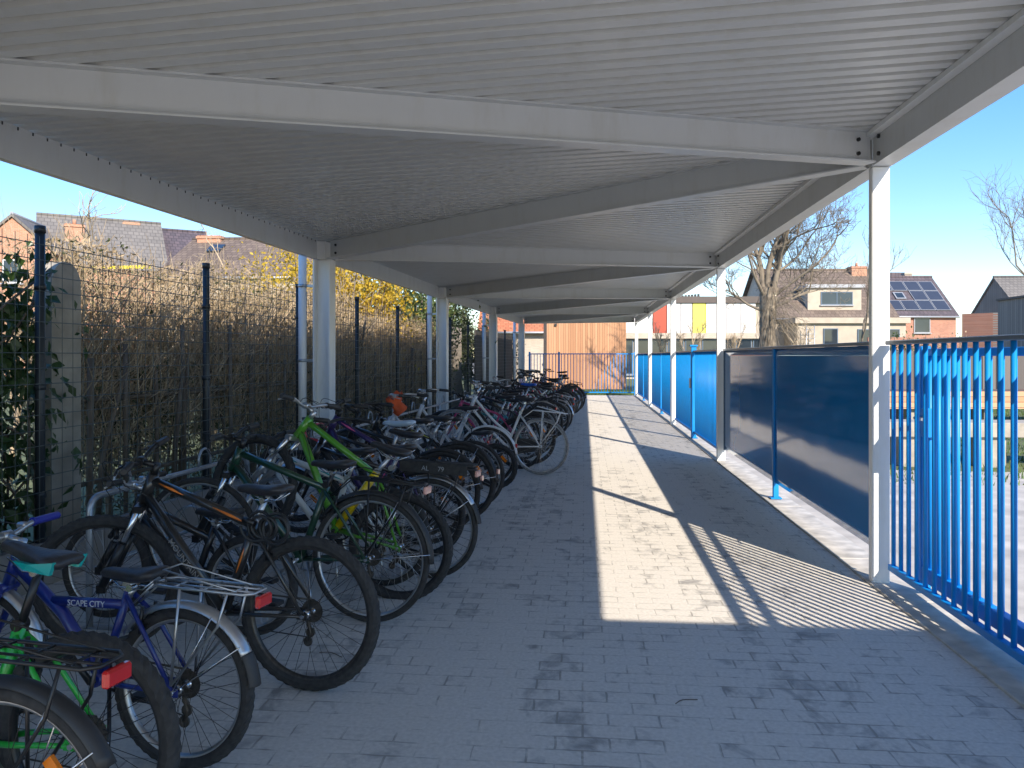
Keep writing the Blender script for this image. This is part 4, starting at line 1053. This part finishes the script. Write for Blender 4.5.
    ck = b.obj('crankset', M['alu'] if rr.random() < .5 else M['black'], root)
    for sg in (-1, 1):
        e = BB+Vector((math.cos(a0)*cl*sg, sg*.13, math.sin(a0)*cl*sg)); q = MB(); q.box(e, (.085, .075, .022), ch=.005); q.tube([e-Vector((0, .055*sg, 0)), e], .006, 6); q.obj('pedal', M['blackplastic'], ck)
    b = MB(); y = -.048
    up = [BB+Vector((0, y, cr-.004)), RA+Vector((0, y+.005, .045))]
    lo = [RA+Vector((0, y+.005, -.045)), BB+Vector((0, y, -cr+.004))]
    b.tube([up[0], up[1]], .0045, 5, flat=.6)
    if tail and detail:
        b.tube([RA+Vector((.03, y, -.04)), RA+Vector((.035, y, -.075)), RA+Vector((.005, y, -.105)), RA+Vector((.02, y, -.128)), BB+Vector((0, y, -cr+.004))], .0045, 5, flat=.6)
    else: b.tube(lo, .0045, 5, flat=.6)
    b.obj('chain', M['steel_dark'], root)
    if tail and detail:
        b = MB(); d0 = RA+Vector((.012, -.058, -.02)); b.tube([d0, d0+Vector((.02, .005, -.04)), d0+Vector((.0, .01, -.085)), d0+Vector((.012, .01, -.125))], .010, 6)
        for (x, z) in ((.002, -.085), (.012, -.128)): b.disc(d0+Vector((x, .01, z)), (0, 1, 0), .022, .008, 12)
        b.obj('derailleur', M['steel_dark'], root)
    if chainguard:
        b = MB(); pts = []
        for (x, z) in ((BB.x+.11, BB.z+.0), (BB.x+.08, BB.z+.09), (BB.x, BB.z+.115), (.02, R+.075), (-.06, R+.05), (-.075, R), (-.05, R-.05), (.02, R-.07), (BB.x, BB.z-.11), (BB.x+.08, BB.z-.085)): pts.append((x, -.068, z))
        b.poly_prism(pts, (0, .03, 0)); b.obj('chain_guard', M[chainguard] if isinstance(chainguard, str) else paint(chainguard), root)
    if kick:
        b = MB(); b.tube([BB+Vector((-.06, .03, -.01)), BB+Vector((-.12, .09, -BB.z*.5)), BB+Vector((-.16, .14, -BB.z+.012))], .008, 6); b.obj('kickstand', M['black'] if rr.random() < .6 else M['alu'], root)
    # brakes
    if detail:
        b = MB()
        for sg in (-1, 1): 
            c = st.lerp(RA, (st-RA).length and 1-(R-.0+.0)/(st-RA).length)+Vector((0, sg*.035, 0)); b.tube([c+Vector((0, 0, -.05)), c+Vector((-.01, 0, .05))], .007, 6); b.box(c+Vector((-.005, -sg*.008, -.02)), (.05, .012, .014))
        b.obj('brake', M['black'], root)
    # --- mudguards
    def guard_mesh(C, a0_, a1_, Rg, w):
        q = MB(); n_ = 26; vs = []; fs = []
        for i in range(n_+1):
            a = a0_+(a1_-a0_)*i/n_
            for (dy, dr) in ((-w, -.012), (-w*.6, .004), (0, .009), (w*.6, .004), (w, -.012)):
                for th in (0, -.0022): vs.append(C+Vector(((Rg+dr+th)*math.cos(a), dy, (Rg+dr+th)*math.sin(a))))
        for i in range(n_):
            for j in range(4):
                A = i*10+j*2; q0 = A+10
                fs.append((A, A+2, q0+2, q0)); fs.append((A+1, q0+1, q0+3, A+3))
            fs.append((i*10, i*10+10, i*10+11, i*10+1)); fs.append((i*10+8, i*10+9, i*10+19, i*10+18))
        for i in (0, n_):
            for j in range(4): fs.append((i*10+j*2, i*10+j*2+1, i*10+j*2+3, i*10+j*2+2))
        q.add(vs, fs, True); return q
    if guard:
        gm = M[guard] if isinstance(guard, str) else paint(guard)
        g_ = guard_mesh(RA, R_(35), R_(gend), R+.016, tr+.006).obj('mudguard', gm, root)
        q = MB()
        for sg in (-1, 1):
            for a in (R_(115), R_(gend-8)): q.tube([RA+Vector((0, sg*.062, 0)), RA+Vector(((R+.012)*math.cos(a), sg*(tr+.004), (R+.012)*math.sin(a)))], .0028, 5)
        q.obj('mudguard_stay', M['chrome'], g_)
        if detail > 1 and guard == 'alu':
            q = guard_mesh(RA, R_(gend-2), R_(gend+20), R+.018, tr+.008); q.obj('mud_flap', M['blackplastic'], g_)
    # --- luggage rack
    if rackc:
        b = MB(); z = 2*R+.085; x0, x1 = .14*k, -.30; w = .062
        b.tube([(x0, -w*.5, z), (x0-.03, -w, z), (x1+.03, -w, z), (x1, -w*.6, z), (x1, w*.6, z), (x1+.03, w, z), (x0-.03, w, z), (x0, w*.5, z)], .0055, 7, closed=True)
        for y in (-.022, .022): b.tube([(x0, y, z), (x1, y, z)], .004, 6)
        for x in (x0-.1, x0-.22, x1+.08): b.tube([(x, -w, z), (x, w, z)], .004, 6)
        for sg in (-1, 1):
            b.tube([(x0-.13, sg*w, z), (.0, sg*.068, R+.03)], .0055, 6); b.tube([(x1+.09, sg*w, z), (x1+.12, sg*.07, z-.12), (-.0, sg*.068, R+.03)], .005, 6)
            b.tube([(x0, sg*.03, z), (st.x-.03, sg*.02, st.z-.06)], .004, 6)
        b.tube([(x1+.06, -.05, z+.004), (x0-.05, -.05, z+.055), (x0-.05, .05, z+.055), (x1+.06, .05, z+.004)], .0035, 6)
        b.obj('luggage_rack', M[rackc], root)
        if light:
            q = MB(); q.box((x1-.016, 0, z-.03), (.022, .085, .042), ch=.006); q.obj('rear_light', M['red_lens'] if light == 'red' else M['pink_lens'], root)
    elif light and detail and guard:
        q = MB(); a = R_(158); q.disc(RA+Vector(((R+.032)*math.cos(a), 0, (R+.032)*math.sin(a))), (-1, 0, .1), .024, .02, 14); q.obj('rear_light', M['pink_lens'] if light == 'pink' else M['red_lens'], root)
    elif light:
        q = MB(); q.disc(sh+Vector((-.07, 0, -.10)), (-1, 0, 0), .018, .018, 12); q.obj('rear_light', M['red_lens'], root)
    # --- front assembly, turned about the steering axis
    Rm = Matrix.Translation(HL) @ Matrix.Rotation(R_(steer), 4, ax) @ Matrix.Translation(-HL)
    b = MB(); cz = HL-ax*.03
    if fork == 'sus':
        b.box(cz, (.05, .16, .035), ch=.008)
        fk = b.xf(Rm).obj('fork', fkm, root)
        l_ = MB()
        for sg in (-1, 1):
            q = MB(); top_ = cz+Vector((0, sg*.062, 0)); ft = FA+Vector((0, sg*.062, 0)); q.tube([top_, top_.lerp(ft, .55)], .0145, s8); q.xf(Rm).obj('stanchion', M['chrome'], fk); l_.tube([top_.lerp(ft, .42), ft-(top_-ft).normalized()*-.02+Vector((0, 0, 0))], .0205, s8)
            l_.box(ft, (.04, .014, .04))
        a_ = (cz.lerp(FA, .40)); l_.tube([a_+Vector((.03, -.062, .02)), a_+Vector((.05, 0, .045)), a_+Vector((.03, .062, .02))], .014, 6)
        l_.xf(Rm).obj('lower_leg', fkm if fork_col else M['black'], fk)
    else:
        for sg in (-1, 1):
            t0 = cz+Vector((0, sg*.035, 0)); ft = FA+Vector((0, sg*.05, 0)); m_ = t0.lerp(ft, .55)+Vector((-.012, sg*.006, 0)); b.tube(smooth_path([t0, m_, ft], 4), [.015]*4+[.0125]*4+[.009], s8)
        b.tube([cz-Vector((0, .045, 0)), cz+Vector((0, .045, 0))], .019, s8)
        b.xf(Rm).obj('fork', fkm, root)
    rotq = (Matrix.Rotation(R_(steer), 4, ax)).to_quaternion()
    wheel(Rm @ FA, rotq)
    if guard and style in ('step', 'diamond') and bar != 'flat' or (guard and not fork == 'sus'):
        guard_mesh(FA, R_(18), R_(170), R+.016, tr+.006).xf(Rm).obj('mudguard', M[guard] if isinstance(guard, str) else paint(guard), root)
    bz = HT+ax*(.055 if bar != 'swept' else .12); fw = Vector((1, 0, 0))
    b = MB(); clamp = bz+Vector((.075, 0, .02)) if bar == 'flat' else bz+Vector((.04, 0, .015))
    b.tube([HT, bz+ax*.012], .0165, s8); b.tube([bz, clamp], .0145, s8); b.tube([clamp-Vector((0, .024, 0)), clamp+Vector((0, .024, 0))], .021, 10)
    sm = b.xf(Rm).obj('stem', M[bars] if isinstance(bars, str) else M['black'], root)
    grips = []
    if bar == 'flat': hp = [(-.03, .30, .035), (-.012, .16, .03), (0, .06, 0), (0, 0, 0)]
    elif bar == 'swept': hp = [(-.24, .27, .055), (-.13, .29, .06), (-.02, .24, .06), (.02, .12, .03), (0, .03, 0), (0, 0, 0)]
    else: hp = [(-.02, .20, -.13), (.06, .20, -.12), (.09, .2, -.05), (.05, .2, .0), (0, .19, .0), (0, .05, 0), (0, 0, 0)]
    sc_ = .8 if k < .85 else 1.0
    hp = [Vector((x, y*sc_, z)) for (x, y, z) in hp]
    full = hp+[Vector((p.x, -p.y, p.z)) for p in reversed(hp[:-1])]
    path = smooth_path([clamp+p for p in full], 3)
    b = MB(); b.tube(path, .0112, s8); hbx = b.xf(Rm).obj('handlebar', M[bars] if isinstance(bars, str) else paint(bars), root)
    gm = M[grip] if isinstance(grip, str) else paint(grip, .6)
    for sg in (1, -1):
        lv = MB()
        e = hp[0]; f_ = hp[1]; e = Vector((e.x, e.y*sg, e.z)); f_ = Vector((f_.x, f_.y*sg, f_.z)); d = (f_-e).normalized()
        q = MB(); q.tube([clamp+e-d*.005, clamp+e, clamp+e+d*.11, clamp+e+d*.118], [.013, .0165, .0165, .019], 10); q.xf(Rm).obj('grip', gm, hbx)
        if bar != 'drop':
            c = clamp+e+d*.15; lv.box(c+Vector((.012, 0, -.006)), (.04, .03, .025), ch=.006); lv.tube([c+Vector((.03, 0, -.01)), c+Vector((.055, 0, -.02))-d*.03, c+Vector((.05, 0, -.03))-d*.10], .0055, 6)
        if lv.v: lv.xf(Rm).obj('brake_lever', M['alu'] if bars != 'black' else M['blackplastic'], hbx)
    if detail:
        b = MB()
        for sg in (-1, 1):
            e = clamp+Vector((.03, sg*.14*sc_, .02)); pth = smooth_path([Rm @ e, Rm @ (e+Vector((.10, -sg*.03, .0))), Rm @ (HL+Vector((.10, sg*.03, .06))), HL+Vector((-.05, sg*.025, .02)), HL.lerp(BB, .4)+Vector((0, sg*.02, .02))], 4)
            b.tube(pth, .0024, 5, caps=False)
        b.obj('cable', M['blackplastic'], root)
        if bell:
            q = MB(); q.tube([clamp+Vector((0, .1, .012)), clamp+Vector((0, .1, .03)), clamp+Vector((0, .1, .042))], [.024, .022, .004], 12); q.xf(Rm).obj('bell', M['chrome'], hbx)
            q = MB(); q.tube([HT+Vector((.05, 0, -.02)), HT+Vector((.12, 0, -.015))], [.02, .032], 12); q.xf(Rm).obj('headlight', M['alu'], root)
    # --- stripes / words lying on the tubes
    if stripe:
        s_ = paint(stripe, .3)
        A, B_ = HT-ax*.02, (st-Vector((0, 0, .02)))
        for (t0, t1) in ((.10, .34), (.62, .95)):
            for sg in (-1, 1):
                b = MB(); p0, p1 = A.lerp(B_, t0)+Vector((0, sg*tw*.82, .006)), A.lerp(B_, t1)+Vector((0, sg*tw*.82, .002)); b.tube([p0, p0.lerp(p1, .5), p1], [.002, .0075, .002], 6, flat=1.0); b.obj('stripe', s_, fo)
        for sg in (-1, 1):
            b = MB(); p0, p1 = st.lerp(BB, .25)+Vector((0, sg*tw*.78, 0)), st.lerp(BB, .6)+Vector((0, sg*tw*.78, 0)); b.tube([p0, p0.lerp(p1, .5), p1], [.002, .006, .002], 6); b.obj('stripe', s_, fo)
    return root, fo, dict(HL=HL, HT=HT, BB=BB, st=st, tw=tw, ax=ax, sh=sh, clamp=clamp, Rm=Rm, R=R)
def words(txt, A, B_, rad, size, m, fo, shear=0):
    """letters along the tube A->B on its left side (local +y)"""
    d = (B_-A).normalized(); n = Vector((0, 1, 0)); xa = -d if d.x > 0 else d
    xa = d; up = n.cross(xa).normalized(); c = (A+B_)/2+n*(rad+.0015)
    mx = Matrix(((xa.x, up.x, n.x, c.x), (xa.y, up.y, n.y, c.y), (xa.z, up.z, n.z, c.z), (0, 0, 0, 1)))
    return text_mesh(txt, size, mx, m, fo, shear=shear)
def Cc(px, d): 
    p = D(px, d); return Vector((p.x, p.y, 0))
B = {}
B[1] = bicycle('nearest black city bike with black rack and wide red reflector, cut by the corner', W(-1.265, 1.90), R=.338, tr=.020, hd=172, seat=1.0, guard='blackplastic', gend=150, rackc='black', detail=2, frame=(.015, .015, .017), bars='alu', bar='swept', reflector=True, spokes='black', steer=8)
B[2] = bicycle("neon green children's mountain bike with knobby tyre and turquoise lined black saddle", W(-1.315, 2.36), R=.322, tr=.029, wb=1.0, k=.85, hd=173, seat=.87, stilt=14, frame=(.02, .42, .05), fork='sus', knob=True, rim='black', spokes='black', detail=2, style='slope', post='black', grip='blackplastic', light=None, steer=-5, kick=False)
B[3] = bicycle("royal blue children's bike with silver luggage rack and silver mudguard", W(-1.21, 2.80), R=.29, tr=.023, wb=.95, k=.82, hd=171, seat=.68, gend=152, frame=(.006, .022, .19), guard='alu', rackc='alu', detail=2, style='mid', bar='flat', bars='alu', grip=(.012, .02, .30), spokes='steel_dark', rim='alu', saddle='vinyl', knob=True, steer=6, light='red', lift=.02)
B[4] = bicycle('black mountain bike with orange stripes and a coiled cable lock under its saddle', G(305, 689.5), R=.343, tr=.027, wb=1.09, hd=170.5, seat=.875, frame=(.022, .021, .02), stripe=(.75, .19, .015), fork='sus', fork_col='black', knob=True, detail=2, spokes='steel_dark', rim='steel_dark', lift=.055, steer=24, lean=1, light=None, kick=False)
B['4b'] = bicycle("small black children's bike with silver bars between the orange striped and dark green bikes", W(-1.42, 4.12), R=.27, tr=.024, wb=.86, k=.75, hd=176, seat=.64, frame=(.012, .012, .014), fork='sus', fork_col='black', detail=1, bars='alu', style='slope', lift=.05, light=None)
B[5] = bicycle('dark green trekking bike with black rack and pale rear lamp', G(366, 622), R=.358, tr=.019, wb=1.10, hd=171, seat=.865, gend=178, frame=(.012, .05, .028), guard='blackplastic', rackc='black', detail=2, fork='sus', fork_col='black', light='pink', spokes='steel_dark', post='black', lift=.06, steer=10)
B['5b'] = bicycle('lime green mountain bike with a yellow seat tube and raised front wheel', W(-.80, 4.78), R=.335, tr=.026, wb=1.06, hd=174, seat=.88, frame=(.085, .29, .02), seat_tube=(.72, .50, .0), fork='sus', fork_col='alu', detail=2, knob=True, bars='alu', lift=.34, steer=-14, rim='black', light=None, style='diamond', kick=False)
B['5c'] = bicycle('white and teal bike with sloping tube behind the lime green mountain bike', W(-.86, 5.02), R=.325, tr=.022, wb=1.02, k=.92, hd=173, seat=.86, frame=(.70, .72, .70), fork='sus', fork_col='alu', detail=1, stripe=(.02, .30, .32), lift=.05, rim='alu', saddle='vinyl', light=None)
B[6] = bicycle('black city bike with silver mudguard and a long black carrier lettered AL 79', G(428, 578), R=.335, tr=.020, wb=1.06, hd=172, seat=.86, gend=150, frame=(.014, .014, .016), guard='alu', rackc='black', detail=2, bar='swept', light='pink', spokes='steel_dark', steer=-8, lift=.04)
B['6b'] = bicycle('dark purple bike with a pink top tube stripe', W(-.74, 5.75), R=.335, tr=.022, hd=173, seat=.88, frame=(.035, .02, .11), stripe=(.75, .10, .25), detail=1, fork='sus', rim='black', lift=.22, light=None, steer=6)
B['6c'] = bicycle('bike with a white and blue saddle cover behind the purple bike', W(-.72, 6.1), R=.34, tr=.020, hd=175, seat=.95, frame=(.03, .03, .035), detail=1, bar='drop', saddle=(.42, .55, .68), rim='steel_dark', bars=(.55, .03, .06), grip=(.55, .03, .06), lift=.05, light=None)
B['7a'] = bicycle('black trekking bike with orange spoke reflectors and a black mudguard', W(-.62, 6.55), R=.345, tr=.020, hd=172, seat=.93, frame=(.012, .012, .015), guard='blackplastic', detail=1, rackc=None, reflector=True, spokes='black', rim='black', light='pink', bar='swept', lift=.05)
B[7] = bicycle('black city bike with wide tyre, dark rims and a yellow green frame stripe', G(455, 521), R=.352, tr=.025, hd=171, seat=.91, frame=(.016, .016, .016), stripe=(.45, .50, .02), guard='blackplastic', detail=1, rim='black', spokes='black', reflector=True, light='pink', bar='flat', lift=.1)
B['7b'] = bicycle('grey bike with an orange red cloth bundled on its handlebar', W(-.42, 7.55), R=.335, tr=.02, hd=174, seat=.86, frame=(.50, .50, .50), detail=1, bar='swept', bars='alu', style='step', rim='alu', lift=.06, light=None)
B[8] = bicycle("small children's bike with black wheels and bright orange spoke reflectors", G(496, 488.5), R=.252, tr=.026, wb=.80, k=.66, hd=168, seat=.62, frame=(.02, .02, .022), detail=1, rim='black', spokes='black', reflector=True, light='red', guard=None, style='slope', knob=True, kick=False, bars='black')
B['8b'] = bicycle('silver city bike with white mudguards half hidden by the small black wheels', G(486, 485), R=.335, tr=.020, wb=1.04, hd=175, seat=.88, frame=(.55, .55, .55), guard=(.70, .70, .68), detail=1, style='step', bar='swept', bars='chrome', rim='alu', light='red', spokes='chrome', lift=.04)
B[9] = bicycle('white Dutch step-through bike with white luggage rack and dark chain case', G(538, 474.6), R=.358, tr=.019, wb=1.12, hd=176.5, seat=.93, frame=(.72, .72, .70), guard=None, rackc='white', tyre='gum', detail=2, style='step', bar='swept', bars='chrome', rim='alu', chainguard='blackplastic', light=None, spokes='chrome', saddle='vinyl', lift=.1, bell=True, steer=-6)
far = [ # d, side offset, colour, words
 (10.15, -.05, .335, (.45, .04, .14), 'pink and black bike just behind the white Dutch bike', dict(reflector=True, rim='black', guard='blackplastic')),
 (10.6, .02, .345, (.02, .02, .022), 'black bike with orange reflector behind the pink bike', dict(reflector=True, bar='swept', guard='blackplastic', rim='steel_dark')),
 (11.05, -.16, .30, (.03, .26, .28), "teal children's bike among the dark bikes of the middle row", dict(k=.85, wb=.95, style='slope', bars='alu')),
 (11.5, -.05, .34, (.015, .015, .02), 'black bike with silver handlebar beside the teal one', dict(bars='chrome', bar='swept', rackc='black')),
 (11.95, -.12, .33, (.10, .02, .09), 'dark magenta bike before the blue saddled bike', dict(fork='sus', rim='black')),
 (12.4, -.06, .335, (.03, .03, .035), 'dark bike with a bright blue saddle', dict(saddle=(.005, .09, .52), seat=1.02, lift=.1)),
 (12.85, -.20, .32, (.02, .10, .10), 'dark teal bike right after the blue saddled bike', dict(style='slope', fork='sus')),
 (13.3, -.06, .34, (.02, .02, .02), 'black bike with drop bars in the far half of the row', dict(bar='drop', rim='black')),
 (13.75, -.12, .335, (.40, .42, .44), 'silver bike between dark bikes in the far half of the row', dict(style='step', bar='swept', bars='alu', guard='alu')),
 (14.2, -.05, .34, (.025, .02, .02), 'black bike with raised front wheel and tall handlebar by the fourth left column', dict(lift=.3, bar='swept', rackc='black', rim='black')),
 (14.65, -.14, .34, (.02, .025, .05), 'navy bike beside the one with the raised front wheel', dict(rackc='black', guard='blackplastic')),
 (15.2, .0, .31, (.03, .03, .03), 'black bike with silver rack in front of the brown tyred bike', dict(guard='alu', rackc='alu', rim='alu')),
 (15.7, -.1, .335, (.55, .42, .55), 'pale lilac step-through bike left of the brown tyred bike', dict(style='step', bar='swept', lift=.2)),
 (16.2, .0, .362, (.06, .035, .02), 'bike with brown tyres and dark brown mudguards', dict(tyre='brown_rubber', bar='swept', guard='blackplastic', rackc='black', style='step')),
 (16.8, -.1, .34, (.02, .02, .025), 'black bike directly behind the brown tyred one', dict(fork='sus', rim='black')),
 (17.5, -.12, .335, (.42, .50, .42), 'pale green grey bike near the end of the row', dict(style='step', bars='alu', lift=.15, bar='swept')),
 (18.2, -.04, .34, (.018, .018, .02), 'black bike with rack right after the pale green grey one', dict(rackc='black', guard='blackplastic')),
 (18.9, -.06, .335, (.22, .02, .03), 'dark red bike left of the plum one near the far end', dict(fork='sus', guard='blackplastic')),
 (19.7, .0, .34, (.10, .03, .08), 'plum bike with high black saddle near the far end', dict(seat=1.08, rim='steel_dark', rackc='black', guard='blackplastic')),
 (20.6, .04, .345, (.02, .05, .12), 'dark blue bike third from the far end with black rims', dict(rim='black', guard='blackplastic')),
 (21.8, -.16, .34, (.02, .02, .02), 'black bike with rack, last but one at the far end', dict(rackc='black')),
 (23.2, -.20, .34, (.10, .10, .11), 'dark grey bike, the very last by the end railing', dict(bar='swept')),
]
for (d, off, Rr, colr, lb, kw) in far:
    x = -1.10+.0475*(d-3.3)*.92+off+.03*math.sin(d*3)
    y = d+.03
    kw = dict(kw); kw.setdefault('lift', .05+.04*math.sin(d*5)); kw.setdefault('seat', .90+.04*math.sin(d*7)); kw.setdefault('light', 'red')
    p = Vector((x, y, 0))
    bicycle(lb, p, R=Rr, tr=.021, hd=175+4*math.sin(d*2.3), frame=colr, detail=0, steer=18*math.sin(d*9), **kw)
# things particular to the near bicycles
r4, f4, g4 = B[4]
words('MOUNTAIN', g4['HL'].lerp(g4['BB'], .26), g4['HL'].lerp(g4['BB'], .80), g4['tw']*1.05, .042, paint((.34, .32, .29)), f4)
r3, f3, g3 = B[3]
qa, qb = g3['HT'].lerp(g3['BB'], .42)+Vector((0, 0, .02)), g3['st'].lerp(g3['BB'], .20)
words('SCAPE CITY', qa.lerp(qb, .1), qa.lerp(qb, .95), g3['tw']*1.05, .032, paint((.62, .64, .70)), f3)
r2, f2, g2 = B[2]                                # coloured sides of the green bike's saddle
b = MB(); sh = g2['sh']
for sg in (-1, 1):
    b.poly_prism([sh+Vector((-.118, sg*.058, -.004)), sh+Vector((-.03, sg*.058, -.012)), sh+Vector((.055, sg*.030, -.012)), sh+Vector((.0, sg*.046, -.034)), sh+Vector((-.10, sg*.052, -.045))], (0, sg*.014, 0))
b.obj('side_trim', paint((.0, .38, .36)), r2)
r1, f1, g1 = B[1]
b = MB(); a = R_(172); Rg = g1['R']+.035; b.disc(Vector((Rg*math.cos(a), 0, g1['R']+Rg*math.sin(a))), (-1, 0, .1), .03, .025, 12); b.obj('rear_reflector', M['red_lens'], r1)
r6, f6, g6 = B[6]
b = MB(); z = 2*.335+.10; b.bb(-.30, .22, -.06, .06, z-.004, z+.016, ch=.006); b.bb(-.26, .22, .061, .067, z-.06, z+.012, ch=.002); cr6 = b.obj('carrier_cover', M['rubber'], r6)
mx = Matrix(((-1, 0, 0, -.02), (0, 0, 1, .0685), (0, 1, 0, z-.028), (0, 0, 0, 1)))
text_mesh('AL     79', .045, mx, M['zinc'], cr6)
# coiled cable lock on the orange striped bike: a separate thing
mw = Matrix.Translation(r4.location) @ r4.rotation_euler.to_matrix().to_4x4()
b = MB(); pts = []; c0 = g4['st']+Vector((-.10, .035, -.015))
for q in range(150):
    t = q/149; a = 2*math.pi*6*t; rad = .055+.012*math.sin(t*9)
    pts.append(mw @ (c0+Vector((-.05+.13*t, 0, 0))+Vector((math.cos(a)*rad, .02*math.sin(t*20), math.sin(a)*rad))))
c = mw @ c0; b.tube(pts, .0075, 6); b.xf(Matrix.Translation(-c)); lk_ = b.obj('cable_lock', M['blackplastic']); lk_.location = c
tag(lk_, 'black coiled cable lock wound round the saddle post of the orange striped bike', 'lock')
b = MB(); b.tube([mw @ (c0+Vector((.06, .03, .02))), mw @ (c0+Vector((.12, .03, .035)))], .014, 10); b.xf(Matrix.Translation(-c)); b.obj('lock_barrel', M['black'], lk_)
# orange cloth on the grey bike's handlebar
rb, fb, gb_ = B['7b']; mw = Matrix.Translation(rb.location) @ rb.rotation_euler.to_matrix().to_4x4(); c = mw @ (gb_['Rm'] @ gb_['clamp'])
b = MB(); r = random.Random(9); secs = []
for i in range(9):
    t = i/8; sec = []
    for q in range(16):
        a = 2*math.pi*q/16; rad = (.03+.06*math.sin(t*2.6+.4))*(1+.22*math.sin(a*3+t*4)+.12*math.sin(a*5-t*6)); sec.append(Vector((math.cos(a)*rad*.8+.03*math.sin(t*8), math.sin(a)*rad, -.14+.22*t+.02*math.sin(a*2))))
    secs.append(sec)
b.loft(secs); o = b.obj('cloth_bundle', mat('orange_red_cloth', (.62, .09, .02), .8, var=.3, scale=9, bump=.3)); o.location = c; tag(o, 'orange red cloth bundled over a handlebar in the middle of the row', 'cloth')
# small litter on the paving
rl = random.Random(4)
for k, (px, py, L, a) in enumerate(((687, 703, .055, .4), (330, 656, .07, -.4))):
    p = G(px, py); b = MB(); b.tube(smooth_path([(-L, 0, .004), (-L*.2, L*.35, .006), (L, .1*L, .004)], 4), .0022, 5); o = b.obj('twig', M['dark_stem']); o.location = (p.x, p.y, .001); o.rotation_euler = (0, 0, a)
    tag(o, ('small curved twig lying on the shaded paving in the middle', 'thin dark twig lying beside the orange striped bike', 'short twig by the edge of the sunlit paving')[k], 'twig')

# ------------------------------------------------------------------ light, sky, camera
sun_dir = Vector((.69, -1.31, 1.0)).normalized()
el = math.asin(sun_dir.z); az = math.atan2(sun_dir.x, sun_dir.y)
w = bpy.data.worlds.new('World'); S.world = w; w.use_nodes = True; t = w.node_tree
sky = t.nodes.new('ShaderNodeTexSky'); sky.sky_type = 'NISHITA'; sky.sun_disc = False; sky.sun_elevation = el; sky.sun_rotation = az
sky.air_density = 1.0; sky.dust_density = .1; sky.ozone_density = 2.2
bg = t.nodes['Background']; bg.inputs['Strength'].default_value = .122
gm_ = t.nodes.new('ShaderNodeGamma'); gm_.inputs['Gamma'].default_value = .64      # an evenly blue sky: horizon and zenith closer together
hs = t.nodes.new('ShaderNodeHueSaturation'); hs.inputs['Saturation'].default_value = 1.75; hs.inputs['Hue'].default_value = .514
t.links.new(sky.outputs[0], gm_.inputs['Color']); t.links.new(gm_.outputs[0], hs.inputs['Color']); t.links.new(hs.outputs[0], bg.inputs['Color'])
ld = bpy.data.lights.new('Sun', 'SUN'); ld.energy = 2.0; ld.angle = R_(.53); ld.color = (1, .90, .76)
lo = bpy.data.objects.new('Sun', ld); COL.objects.link(lo); lo.rotation_euler = (-sun_dir).to_track_quat('-Z', 'Y').to_euler(); lo.location = sun_dir*60
cd = bpy.data.cameras.new('Camera'); cam = bpy.data.objects.new('Camera', cd); COL.objects.link(cam)
cam.location = (0, 0, EYE); cam.rotation_euler = (R_(90), 0, TH)
cd.sensor_fit = 'HORIZONTAL'; cd.sensor_width = 36; cd.lens = 36*F/1024; cd.shift_y = -(384-HZ)/1024; cd.clip_start = .05; cd.clip_end = 2000
S.camera = cam
S.view_settings.view_transform = 'Standard'; S.view_settings.look = 'None'; S.view_settings.exposure = 2.05; S.view_settings.gamma = 1
S.view_settings.use_curve_mapping = False
S.cycles.max_bounces = 8; S.cycles.diffuse_bounces = 5; S.cycles.use_denoising = True; S.cycles.use_adaptive_sampling = False
